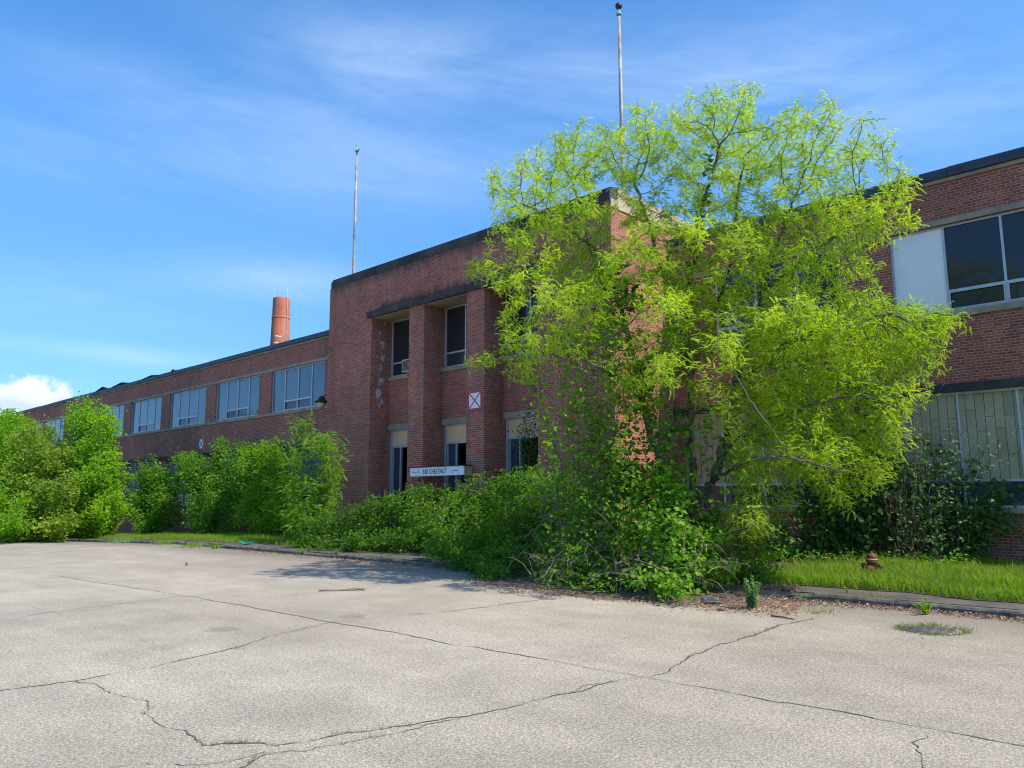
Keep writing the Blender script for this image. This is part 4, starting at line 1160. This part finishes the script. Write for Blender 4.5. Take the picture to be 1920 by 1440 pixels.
def nofront(A):                       # keep growth clear of the masonry
    inb = (A[:, 0] > BX0 - .1) & (A[:, 0] < BX1 + .1) & (A[:, 1] > BY - .06)
    bay = (A[:, 1] < BYR - .06) & (((A[:, 0] > -18.2) & (A[:, 0] < -15.95)) | ((A[:, 0] > -21.3) & (A[:, 0] < -19.2)) | ((A[:, 0] > -24.45) & (A[:, 0] < -22.25)))
    return (~inb | bay) & (A[:, 1] < -.07)

def bush(name, label, cat, uv, Y, lobes, mat='shrub_leaf', kinds='simple', group=None, **k):
    b = at(*uv, Y=Y); b[2] = .08 + gz(b[0])
    kw = dict(spacing=.26, step=.13, size=(.08, .13), dens=1100, leafy=9, spread=.2, clip=nofront, sjit=.35, r0=.005, rmax=.06, auto='wide', ground=.1 + gz(b[0]))
    kw.update(k)
    rag = []
    for lb in lobes:                   # stray shoots that break the outline
        for _ in range(3):
            a = rng.uniform(-1, 1); w = lb[6] if len(lb) > 6 else 1
            rag.append((lb[0] + a * lb[3], lb[1] - lb[4] * rng.uniform(.75, 1.3) * math.sqrt(max(.1, 1 - a * a * .8)), lb[2] - rng.uniform(-.4, .6) * lb[5], lb[3] * rng.uniform(.12, .24), lb[4] * rng.uniform(.2, .36), lb[5] * .25, .7 * w))
    lobes = lobes + rag
    return plant(name, label, cat, b, [], lobes, mat, kw.pop('stem', 'stem'), kinds, group=group, **kw)

# mass of shrubs before the entrance
G1 = 'shrubs overgrowing the entrance'
bush('shrub', 'dark green shrub spreading at the foot of the block corner', 'shrub', (660, 1040), -5.6,
     [(585, 1005, -6.2, 42, 28, .8), (640, 985, -5.6, 50, 38, .9), (700, 975, -5.0, 52, 45, .9), (745, 985, -4.9, 40, 50, .8), (620, 1025, -6.6, 50, 16, .6), (700, 1020, -6.2, 55, 20, .7), (750, 1020, -6., 30, 22, .6)], size=(.08, .12), group=G1, tone=(0, .6))
bush('shrub', 'green shrub right below the address sign', 'shrub', (820, 1040), -5.,
     [(760, 945, -4.5, 38, 30, .8), (810, 931, -4.3, 50, 22, .8), (880, 933, -4.2, 55, 22, .8), (790, 985, -5.2, 45, 45, .9), (860, 985, -5.4, 60, 48, 1.), (940, 925, -4.4, 50, 30, .8), (1000, 905, -4.4, 44, 26, .8), (950, 905, -4.2, 34, 16, .6)], group=G1, tone=(.1, .9))
bush('shrub', 'low sprawling green shrub creeping onto the lot edge', 'shrub', (890, 1080), -7.4,
     [(825, 1040, -6.9, 45, 36, .8), (890, 1030, -7.3, 55, 48, .9), (950, 1000, -6.6, 60, 55, 1.), (960, 1060, -8.2, 55, 36, .8), (880, 1075, -8.2, 45, 18, .6), (1010, 940, -5.6, 50, 45, 1.), (1040, 930, -5.4, 45, 45, .9), (1030, 1000, -6.4, 50, 50, 1.), (930, 1090, -8.9, 40, 12, .5)], group=G1, tone=(.1, .85))
bush('thicket', 'tangled twiggy thicket between the sprawling shrub and the bright vine mound', 'thicket', (1070, 1090), -8.4,
     [(1050, 960, -6.8, 55, 50, 1.), (1040, 1040, -8.4, 50, 45, .9), (1105, 980, -7.8, 55, 60, .9), (1110, 1055, -8.8, 50, 40, .8), (1030, 1090, -9.3, 40, 14, .6), (1120, 1095, -9.4, 50, 14, .6)],
     mat='vine_leaf', dens=850, spacing=.22, stem='twig', r0=.0045, group=G1, tone=(0, .7), size=(.07, .12))
def canes(t, base, n, u0, u1, v0, v1, Y0, Y1):
    mb = MB(); r2 = random.Random(31)
    for _ in range(n):
        u, v = r2.uniform(u0, u1), r2.uniform(v0, v1); k = (v - v0) / (v1 - v0)
        a = at(u, v, Y=Y0 + (Y1 - Y0) * k + r2.gauss(0, .25))
        if a[2] < .1: a[2] = .1
        d = Vector((r2.gauss(0, .5), r2.gauss(0, .35), r2.uniform(-.2, .9))).normalized() * r2.uniform(.5, 1.5)
        g = r2.uniform(.1, .5)
        q = []
        for s_ in np.linspace(0, 1, 7): q.append((a[0] + d.x * s_ + r2.gauss(0, .012), a[1] + d.y * s_ + r2.gauss(0, .012), max(.05, a[2] + d.z * s_ - g * s_ * s_ * 1.6)))
        mb.tube(q, [.008, .007, .006, .005, .004, .003, .002], 4)
    o = mb.build('dead_canes', 'twig', t, tuple(base)); o['kind'] = 'stuff'
TH = [o for o in bpy.data.objects if o.get('category') == 'thicket'][0]
canes(TH, TH.location, 230, 1000, 1330, 910, 1095, -7.2, -9.6)
bush('vine_mound', 'bright broad leaved vine mound heaped around the foot of the tall tree', 'vine', (1230, 1105), -8.5,
     [(1180, 905, -7.9, 55, 48, .9), (1250, 930, -8.0, 50, 55, .9), (1190, 1000, -8.6, 55, 60, .9), (1260, 1020, -8.7, 52, 62, .9), (1225, 1075, -9.1, 60, 38, .7), (1310, 1050, -8.3, 40, 50, .8), (1260, 1112, -9.6, 30, 14, .4), (1340, 1010, -7.8, 40, 40, .7), (1335, 1075, -8.2, 36, 24, .6)],
     mat='vine_leaf', kinds='broad', dens=1150, spacing=.22, stem='stem', group=G1, tone=(.1, 1.), size=(.06, .11))
bush('shrub', 'leafy young growth at the litter edge beside the lawn', 'shrub', (1390, 1090), -7.2,
     [(1400, 950, -7.0, 30, 26, .6), (1445, 1050, -6.6, 26, 20, .4), (1385, 985, -7.2, 42, 36, .7), (1410, 1030, -7.2, 38, 34, .6), (1370, 1060, -7.4, 36, 30, .6), (1430, 1000, -6.9, 25, 22, .4)], mat='bright_leaf', group=G1, tone=(0, .8), size=(.07, .12), dens=900)
# vines on and around the tree
bush('hanging_vine', 'curtain of broad leaved vine hanging from the left limbs of the tall tree', 'vine', (1120, 1080), -8.5,
     [(1075, 660, -8.3, 45, 40, .5), (1110, 720, -8.4, 45, 45, .5), (1085, 790, -8.5, 35, 50, .45), (1145, 790, -8.3, 36, 55, .45), (1125, 860, -8.4, 40, 45, .5), (1030, 640, -8.7, 50, 22, .4), (960, 650, -8.9, 50, 16, .35), (1160, 650, -8.1, 40, 40, .5), (1170, 870, -8.2, 34, 40, .5), (1060, 870, -8.4, 30, 40, .4)],
     mat='vine_leaf', kinds='broad', dens=1050, spacing=.22, stem='stem', rmax=.022, r0=.004, tone=(.2, 1.), size=(.065, .115), droop=.3, auto=True, infl=5, group='vines climbing the tall tree')
bush('hanging_vine', 'loose broad leaved vine draped between the crooked stems above the bright mound', 'vine', (1250, 1085), -7.9,
     [(1200, 700, -7.9, 45, 40, .4), (1180, 790, -8.0, 36, 45, .4), (1235, 830, -7.8, 40, 45, .4), (1290, 850, -7.7, 34, 40, .4), (1330, 800, -7.6, 34, 34, .35, .7), (1260, 620, -7.8, 45, 34, .4, .7), (1400, 900, -7.8, 40, 34, .35, .7), (1150, 560, -8., 40, 34, .4, .8)],
     mat='vine_leaf', kinds='broad', dens=880, spacing=.2, stem='stem', rmax=.02, r0=.003, tone=(0, .9), size=(.07, .13), droop=.3, infl=5, group='vines climbing the tall tree')
plant('climbing_vine', 'dark glossy vine wrapped round the crooked stems of the tall tree', 'vine', TB + [-.35, -.3, 0],
     [{'pts': [TB + [-.35, -.3, 0], *[q + np.array([-.02, -.14, 0]) for q in stems[2]['pts'][1:6]]]}, {'pts': [TB + [0, -.3, 0], *[q + np.array([0, -.14, 0]) for q in stems[1]['pts'][1:8]]]}],
     [(1155, 520, -7.5, 34, 42, .4), (1190, 560, -7.4, 25, 35, .35), (1322, 385, -7.2, 12, 40, .25), (1300, 450, -7.1, 20, 30, .3), (1215, 740, -7.3, 30, 60, .4), (1235, 690, -7.2, 34, 40, .4), (1250, 800, -7.2, 28, 50, .35)],
     'ivy_leaf', 'stem', 'broad', spacing=.2, step=.1, size=(.08, .13), per=4, r0=.003, rmax=.02, leafy=8, auto=False, tone=(0, 1), infl=4, spread=.1, group='vines climbing the tall tree')
bush('door_ivy', 'dark ivy column covering half of the doorway nearest the tall tree', 'ivy', (992, 905), -2.75,
     [(992, 785, -2.75, 14, 18, .25), (985, 825, -2.75, 22, 30, .3), (992, 865, -2.75, 24, 34, .3), (985, 895, -2.9, 30, 20, .35)], mat='ivy_leaf', kinds='simple', spacing=.17, step=.09, dens=2600, size=(.07, .11), tone=(0, .6), sjit=.1, auto=True)
bush('wall_vine', 'broad dark vine and shrub growth against the brick under the sheet panel window', 'vine', (1740, 1060), -.7,
     [(1680, 880, -1.0, 55, 45, .5, 1.), (1750, 870, -.8, 50, 45, .4, .9), (1810, 880, -.6, 40, 35, .35, .7), (1650, 960, -1., 45, 50, .45, .9), (1720, 940, -.9, 62, 50, .5), (1790, 935, -.6, 45, 45, .35, .7), (1815, 985, -.5, 40, 36, .3, .6), (1690, 1010, -.9, 50, 38, .45), (1775, 1025, -.5, 50, 26, .35, .7), (1885, 910, -.35, 40, 9, .15, .8), (1890, 935, -.35, 30, 22, .15, .35), (1900, 985, -.3, 20, 30, .12, .3)],
     mat='ivy_leaf', kinds='broad', spacing=.24, step=.12, dens=780, r0=.0035, size=(.09, .14), tone=(0, 1.), group='vines on the right wing wall')
bush('young_shrub', 'pale leaved young shrub reaching sideways in front of the sheet panel window', 'shrub', (1735, 1062), -1.6,
     [(1740, 845, -1.6, 34, 22, .35, .8), (1790, 815, -1.6, 30, 14, .3, .9), (1835, 822, -1.5, 36, 12, .3, .8), (1880, 828, -1.4, 26, 10, .25, .7), (1765, 880, -1.6, 24, 22, .3, .6), (1690, 930, -1.8, 30, 24, .35, .7), (1720, 985, -1.8, 30, 30, .35, .6), (1650, 905, -1.8, 26, 22, .3, .6)],
     mat='blue_leaf', kinds='simple', spacing=.2, step=.11, dens=700, size=(.08, .13), tone=(.1, .9), stem='stem', r0=.003, rmax=.012)
bush('wall_vine', 'leafy vine dangling before the brick behind the tall tree and beside the hydrant', 'vine', (1550, 1062), -1.2,
     [(1545, 985, -1.3, 30, 45, .4), (1555, 1040, -1.4, 45, 18, .4), (1480, 1045, -1.6, 40, 16, .4), (1560, 730, -.6, 60, 45, .35), (1640, 770, -.6, 50, 45, .35), (1600, 850, -.8, 60, 50, .4), (1620, 965, -.9, 45, 50, .4), (1450, 1010, -1.5, 40, 40, .5), (1510, 880, -.8, 45, 45, .4), (1500, 690, -.6, 40, 60, .35), (1650, 900, -1., 45, 50, .4)],
     mat='ivy_leaf', kinds='broad', spacing=.24, step=.12, dens=950, size=(.09, .15), tone=(0, .9), group='vines on the right wing wall')
bush('dead_vine', 'dead brown vine with curled leaves left of the sheet panel window', 'vine', (1700, 1060), -1.5,
     [(1720, 800, -1.4, 30, 40, .25), (1690, 790, -1.6, 30, 30, .25), (1755, 660, -.9, 22, 22, .2), (1785, 630, -.7, 20, 12, .2), (1680, 850, -1.6, 40, 20, .25)],
     mat='dry_leaf', kinds='simple', spacing=.2, step=.1, dens=600, size=(.04, .07), stem='twig', r0=.003, rmax=.012, auto=True, sjit=.2)

# sapling and shrubs before the left wing
bush('sapling', 'young feathery tree leaning out from the block corner under the wall lamp', 'tree', (590, 1020), -5.2,
     [(563, 805, -5.0, 32, 20, .6), (600, 835, -4.9, 40, 28, .8), (545, 870, -5.2, 34, 26, .7), (610, 900, -4.9, 42, 34, .8), (560, 925, -5.3, 42, 28, .8), (632, 850, -4.6, 24, 24, .5), (570, 970, -5.5, 46, 30, .8), (530, 905, -5.4, 26, 16, .5)],
     mat='bright_leaf', kinds='locust', spacing=.28, step=.14, dens=360, size=(.18, .3), spread=.14, tone=(0, .8), stem='bark', rmax=.05, up_bias=1.2, names=('trunk', 'crown'))
G2 = 'shrubs along the left wing wall'
bush('shrub', 'olive green shrub next to the far clump of young trees', 'shrub', (285, 1000), -2.6,
     [(275, 895, -2.3, 30, 28, 1.), (310, 905, -2.2, 30, 30, .9), (270, 950, -2.9, 40, 34, 1.2), (320, 950, -2.6, 36, 40, 1.1), (290, 980, -3.2, 46, 18, 1.)], spacing=.38, step=.18, dens=480, size=(.12, .19), spread=.3, group=G2, tone=(0, .8), mat='vine_leaf')
bush('shrub', 'tallest rounded shrub under the crossed sign on the wing', 'shrub', (400, 1000), -2.4,
     [(372, 874, -2.0, 36, 22, 1.), (432, 850, -1.9, 34, 22, .9), (415, 835, -1.8, 14, 10, .5, .8), (375, 900, -2.3, 48, 40, 1.1), (430, 910, -2.2, 44, 45, 1.1), (390, 960, -2.8, 55, 36, 1.2), (340, 870, -1.9, 24, 20, .7)], spacing=.38, step=.18, dens=480, size=(.12, .19), spread=.3, group=G2, tone=(0, .7), mat='vine_leaf')
bush('shrub', 'broad shrub filling the gap before the feathery sapling', 'shrub', (490, 1005), -2.4,
     [(480, 850, -1.9, 36, 22, .9), (515, 855, -1.9, 34, 26, .9), (475, 900, -2.3, 42, 40, 1.1), (520, 915, -2.3, 42, 45, 1.1), (480, 960, -2.8, 50, 34, 1.2), (530, 970, -3.2, 40, 30, 1.1)], spacing=.38, step=.18, dens=480, size=(.12, .19), spread=.3, group=G2, tone=(0, .6), mat='bright_leaf')
G3 = 'young trees in the far left clump'
bush('young_tree', 'bright green young tree at the right of the far clump', 'tree', (185, 1005), -5.6,
     [(165, 790, -5.2, 36, 34, 1.2), (200, 800, -5.0, 28, 28, 1.), (180, 850, -5.5, 45, 40, 1.5), (210, 890, -5.3, 30, 40, 1.3), (175, 910, -6.0, 46, 42, 1.5), (205, 955, -5.8, 34, 34, 1.2), (150, 970, -6.4, 50, 30, 1.2), (225, 960, -5.0, 20, 28, .9)],
     mat='bright_leaf', kinds='simple', spacing=.44, step=.2, dens=340, size=(.14, .23), spread=.35, tone=(.2, 1.), group=G3, rmax=.08)
bush('young_tree', 'thin topped young tree rising above the roof edge line of the wing', 'tree', (150, 1005), -5.,
     [(150, 757, -5.0, 14, 12, .5, .5), (172, 752, -4.9, 10, 9, .4, .5), (120, 770, -5.2, 18, 16, .7, .6), (150, 790, -5.2, 36, 20, .9, .7), (110, 820, -5.6, 40, 36, 1.4), (85, 850, -6.2, 36, 30, 1.4)],
     mat='bright_leaf', kinds='simple', spacing=.42, step=.2, dens=300, size=(.11, .2), spread=.25, tone=(0, .9), group=G3, rmax=.08)
bush('young_tree', 'yellow tinged young tree in the middle of the far clump', 'tree', (80, 1010), -7.6,
     [(60, 830, -7.4, 42, 38, 1.6), (100, 870, -7.2, 42, 36, 1.5), (55, 895, -7.8, 48, 40, 1.6), (110, 930, -7.5, 46, 40, 1.4), (70, 960, -8.2, 48, 36, 1.4), (110, 985, -8.2, 44, 18, 1.1), (20, 930, -8.4, 36, 40, 1.4)],
     mat='red_leaf', kinds='simple', spacing=.44, step=.2, dens=330, size=(.14, .24), spread=.35, tone=(0, 1.), group=G3, rmax=.08)
bush('young_tree', 'green tree cut by the frame edge beyond the far clump', 'tree', (5, 1010), -8.6,
     [(10, 800, -6.5, 30, 26, 1.6), (-20, 850, -8, 45, 50, 1.8), (15, 880, -8.2, 40, 40, 1.6), (0, 950, -9.2, 45, 40, 1.5), (30, 985, -9.6, 40, 20, 1.1), (-40, 960, -10, 40, 50, 1.5), (40, 800, -6, 24, 22, 1.3)],
     mat='bright_leaf', kinds='simple', spacing=.44, step=.2, dens=340, size=(.14, .23), spread=.35, tone=(0, .8), group=G3, rmax=.08)
b = at(12, 800, Y=14); b[2] = -1.5
plant('distant_tree', 'round topped tree far off beyond the end of the wing', 'tree', b, [], [(8, 776, 14, 16, 9, 3.), (-14, 790, 14, 22, 16, 4), (24, 784, 14, 12, 8, 3), (0, 830, 14, 30, 40, 4)], 'bright_leaf', 'bark', 'simple', spacing=1.2, step=.6, infl=9, size=(.5, .8), dens=14, r0=.02, rmax=.3, spread=.8, tone=(0, .7), names=('trunk', 'crown'), clip=lambda A: A[:, 0] < -84)

# ------------------------------------------------------------------ grass, weeds and litter
def blades(name, pts, hmin, hmax, mat, kind='stuff', parent=None, off=(0, 0, 0), lean=.35, kinds='blade'):
    n = len(pts)
    d = np.stack([rng.normal(0, lean, n), rng.normal(0, lean, n), np.ones(n)], 1)
    a = rng.uniform(0, 6.28, n); nr = np.stack([np.cos(a), np.sin(a), np.zeros(n)], 1)
    pat = .5 + .25 * (np.sin(pts[:, 0] * 1.9 + np.sin(pts[:, 1] * 2.3) * 1.4) + np.sin(pts[:, 1] * 3.1 + pts[:, 0] * .8 + 1.2))
    o = scatter(name, TPL[kinds] + TPL['blade_bent'], pts, d, nr, rng.uniform(hmin, hmax, n) * (.7 + .5 * pat), np.clip(rng.uniform(0, .6, n) + .4 * pat, 0, 1), parent, mat, off)
    if kind: o['kind'] = kind
    return o
def fill(n, x0, x1, y0, y1, keep=None):
    p = np.stack([rng.uniform(x0, x1, n), rng.uniform(y0, y1, n)], 1)
    e = np.array([lawn_edge(x) for x in p[:, 0]])
    p = p[p[:, 1] > e + np.abs(rng.normal(0, .12, len(p)))]
    if keep is not None: p = p[keep(p)]
    return np.c_[p, [KH + .02 + gz(x) for x in p[:, 0]]]
pr = fill(120000, -8.6, 2.5, -7.0, -.1, lambda p: (p[:, 0] - p[:, 1] * .28 > -6.2 + rng.normal(0, .25, len(p))))
blades('lawn_grass', pr, .1, .28, 'grass')
pd = fill(3500, -6, 2, -7.1, -6.2); blades('dry_edge_grass', pd, .06, .2, 'grass_dry', lean=.7)
ps = fill(4200, -8, 2.5, -7.0, -.5); blades('lawn_grass', ps, .16, .42, 'grass_dry', lean=.45)
pl = fill(60000, -50, -22, -6.8, -.3); blades('lawn_grass', pl, .1, .24, 'grass')
# low broadleaf weeds where the mower never reached, along the wall
n = 5200
pw = np.stack([rng.uniform(-9.5, -4.6, n), -np.abs(rng.normal(.9, .8, n)) - .15, np.zeros(n)], 1)
pw[:, 2] = KH + .03 + rng.uniform(0, .34, n) * (.5 + .5 * np.sin(pw[:, 0] * 4.1) ** 2)
nr = rng.normal(0, .5, (n, 3)); nr[:, 2] += 1
o = scatter('wall_foot_weeds', TPL['simple'], pw, rng.normal(size=(n, 3)) * [1, 1, .5], nr, rng.uniform(.05, .11, n), rng.uniform(0, 1, n), None, 'vine_leaf', (0, 0, 0)); o['kind'] = 'stuff'
# grass rooted in the cracks
pts = []
for P, w, g in CR:
    if not g: continue
    ph = rng.uniform(0, 6)
    for i, p in enumerate(P):
        m = math.sin(i * .11 + ph) + math.sin(i * .043 + ph * 2) + .6 * math.sin(i * .31)
        k = rng.poisson(max(0., (m - .8 + g * 1.3)) * 5 * g)
        for _ in range(k): pts.append((p[0] + rng.normal(0, .012), p[1] + rng.normal(0, .012), 0))
blades('crack_grass', np.array(pts), .02, .06, 'grass_crack', lean=1.)

# brown litter under the thicket and along the kerb
def litter_zone(n):
    out = []
    while len(out) < n:
        k = rng.random()
        if k < .74:
            u, v = rng.uniform(880, 1500), rng.uniform(1080, 1165)
            p = at(u, v, Z=.0)
            lim = 1098 + 52 * min(1, max(0, (u - 860) / 560)) + rng.normal(0, 5)
            if v > lim: continue
        elif k < .93:
            x = rng.uniform(-6.6, 4); y = kerb_y(x) - abs(rng.normal(0, .16 + .35 * max(0, -(x + 4.4)) * .5)); p = np.array([x, y, 0])
        else:
            x = rng.uniform(-26, -14); y = kerb_y(x) - abs(rng.normal(0, .3)); p = np.array([x, y, 0])
        if p[1] > kerb_y(p[0]): p = np.array([p[0], p[1], KH])
        out.append(p)
    return np.array(out)
lz = litter_zone(36000)
n = len(lz); lz[:, 2] += rng.uniform(.006, .05, n) * rng.uniform(0, 1, n)
dr = rng.normal(size=(n, 3)) * [1, 1, .22]; nr = rng.normal(0, .35, (n, 3)); nr[:, 2] += 1
o = scatter('leaf_litter', TPL['simple'] + TPL['blade'] + TPL['blade_bent'], lz, dr, nr, rng.uniform(.015, .06, n), rng.uniform(0, 1, n), None, 'litter', (0, 0, 0)); o['kind'] = 'stuff'
# bare soil patch that the litter lies on, with a ragged edge
ring = [(880, 1093), (930, 1098), (1000, 1110), (1090, 1120), (1180, 1127), (1290, 1131), (1380, 1136), (1440, 1140), (1470, 1134), (1440, 1112), (1420, 1096), (1380, 1080), (1250, 1070), (1050, 1070), (930, 1078)]
P = jag([at(u, v, Z=0) for u, v in ring + ring[:1]], .35, 4, random.Random(21))[:-1]
cx, cy = sum(p[0] for p in P) / len(P), sum(p[1] for p in P) / len(P)
mb = MB()
for i in range(len(P)):
    a, b2 = P[i], P[(i + 1) % len(P)]
    am, bm = [(p[0] * .5 + cx * .5, p[1] * .5 + cy * .5, .02 if p[1] * .5 + cy * .5 < kerb_y(cx) else KH + .01) for p in (a, b2)]
    za, zb = [(.003 if p[1] < kerb_y(p[0]) else KH + .006) for p in (a, b2)]
    mb.quad((a[0], a[1], za), (b2[0], b2[1], zb), bm, am, 0, True); mb.poly([am, bm, (cx, cy, .03 if cy < kerb_y(cx) else KH + .012)])
tag(mb.build('soil_patch', 'soil'), kind='structure')
# fallen twigs tangled over the litter
mb = MB(); r_ = random.Random(17)
for _ in range(240):
    u, v = r_.uniform(900, 1440), r_.uniform(1085, 1135)
    if v > 1092 + 48 * (u - 880) / 560: continue
    p = at(u, v, Z=.05); L = r_.uniform(.15, .7); a = r_.uniform(0, 6.28)
    q = [(p[0] + math.cos(a) * L * t + r_.gauss(0, .015), p[1] + math.sin(a) * L * t + r_.gauss(0, .015), .05 + .1 * r_.random() * t + r_.random() * .03) for t in (0, .35, .7, 1)]
    mb.tube(q, [.006, .005, .004, .002], 4)
tag(mb.build('fallen_twigs', 'twig'), kind='stuff')

# weeds: each tuft is a plant of its own
def weed(u, v, h, w, label, mat, form, n=60, Z=0., cat='weed', name='weed'):
    b = at(u, v, Z=Z + (gz(at(u, v, Z=0)[0])))
    t = thing(name, b, label, cat, 'weeds along the kerb')
    if form == 'tuft':
        p = np.c_[rng.normal(0, w * .35, n), rng.normal(0, w * .35, n), np.zeros(n)]
        o = blades('blades', p, h * .5, h, mat, None, t, (0, 0, 0), .55)
        return
    st, lv = MB(), []
    for i in range(max(3, n // 14)):
        a = rng.uniform(0, 6.28); rr = rng.uniform(.1, 1) * w * .5; hh = h * rng.uniform(.55, 1) * (1 - .35 * rr / w)
        q = [np.array([0, 0, 0.]), np.array([math.cos(a) * rr * .5, math.sin(a) * rr * .5, hh * .55]), np.array([math.cos(a) * rr, math.sin(a) * rr, hh])]
        st.tube(q, [.005, .004, .002], 4)
        for s in np.linspace(.15, 1, 14):
            c = q[0] * (1 - s) ** 2 + 2 * q[1] * s * (1 - s) + q[2] * s * s
            lv.append((c, (1.15 - .5 * s)))
    st.build('stems', 'stem', t)
    lv = lv * max(1, int(n / 40))
    p = np.array([l[0] for l in lv]); m = len(p); sz = np.array([l[1] for l in lv]) * h * (.15 if form == 'leafy' else .3)
    d = rng.normal(size=(m, 3)) * [1, 1, .4]; nr = rng.normal(0, .4, (m, 3)); nr[:, 2] += 1
    scatter('leaves', TPL['simple' if form == 'leafy' else 'broad'], p, d, nr, np.clip(sz, .03, .14) * rng.uniform(.7, 1.2, m), rng.uniform(0, 1, m), t, mat, (0, 0, 0))
weed(1410, 1143, .52, .42, 'upright blue green weed standing in the litter beside the grey stone', 'blue_leaf', 'leafy', 160)
weed(1422, 1098, .55, .25, 'taller thin blue green weed behind the upright one at the lawn corner', 'blue_leaf', 'leafy', 90, KH)
weed(1738, 1152, .26, .5, 'spreading green weed leaning over the kerb above the drain', 'bright_leaf', 'leafy', 130)
weed(1535, 1150, .12, .35, 'pale grassy tuft in the litter nearest the dark stick', 'grass_dry', 'tuft', 90)
weed(1505, 1128, .16, .4, 'feathery pale weed against the broken kerb end', 'blue_leaf', 'leafy', 70)
weed(1565, 1133, .12, .22, 'small bright weed at the foot of the kerb left of the spreading weed', 'bright_leaf', 'leafy', 50)
weed(1590, 1112, .13, .2, 'tiny weed growing from the dark pavement in front of the hydrant', 'bright_leaf', 'leafy', 40, KH)
weed(1640, 1120, .1, .5, 'low dry grass fringe where pavement meets lawn', 'grass_dry', 'tuft', 90, KH)
weed(224, 1017, .32, .9, 'widest grey green grass tuft on the left kerb near the far clump', 'blue_leaf', 'tuft', 260)
weed(305, 1021, .25, .8, 'grass tuft on the left kerb between two other tufts', 'grass', 'tuft', 220)
weed(360, 1026, .25, 1.0, 'long grass tuft on the left kerb beside the pavement shadow', 'grass', 'tuft', 260)
weed(402, 1029, .25, .3, 'small upright grass tuft ending the row on the left kerb', 'grass', 'tuft', 90)
weed(500, 1035, .28, .25, 'single leafy sprout on the kerb just right of the turquoise plastic', 'bright_leaf', 'leafy', 50)
weed(563, 1041, .3, .6, 'yellow green leafy weed on the kerb before the dark shrub', 'bright_leaf', 'leafy', 130)
weed(632, 1046, .3, .75, 'grey green leafy weed on the kerb right of the yellow green one', 'blue_leaf', 'leafy', 150)
weed(722, 1052, .2, .9, 'low dull weed patch at the kerb by the boulder', 'shrub_leaf', 'leafy', 120)
weed(50, 1012, .3, .6, 'leafy weed in front of the far clump on the lot edge', 'grass', 'tuft', 160)
weed(349, 1061, .14, .12, 'lone tiny weed standing in the open lot', 'shrub_leaf', 'leafy', 30)
weed(444, 1217, .06, .12, 'tiny grass sprig on the long crack left of the stain', 'grass_dry', 'tuft', 30)
weed(1272, 1098, .3, .5, 'pale leafy weed clump under the vine mound', 'bright_leaf', 'leafy', 120)

dr_c = at(1747, 1182, Z=0)
dt = thing('storm_drain', (dr_c[0], dr_c[1], 0), 'round weed ringed storm drain cover sunk in the lot', 'drain')
mb = MB(); mb.lathe([(.36, .002), (.36, .008), (.0001, .008)], k=28); mb.build('cover', 'drain', dt)
mb = MB()
for i in range(-3, 4): mb.box(-.3 + abs(i) * .03, .3 - abs(i) * .03, i * .09 - .015, i * .09 + .015, .0085, .014)
mb.build('grating', 'kerb', dt)
a = rng.uniform(0, 6.28, 900); rr = .36 + np.abs(rng.normal(0, .06, 900)); m = rng.random(900) < (.45 + .55 * np.sin(a * 2 + 1) ** 2)
blades('weed_ring', np.c_[np.cos(a) * rr, np.sin(a) * rr, np.zeros(900)][m], .03, .1, 'grass_crack', None, dt, (0, 0, 0), .9)
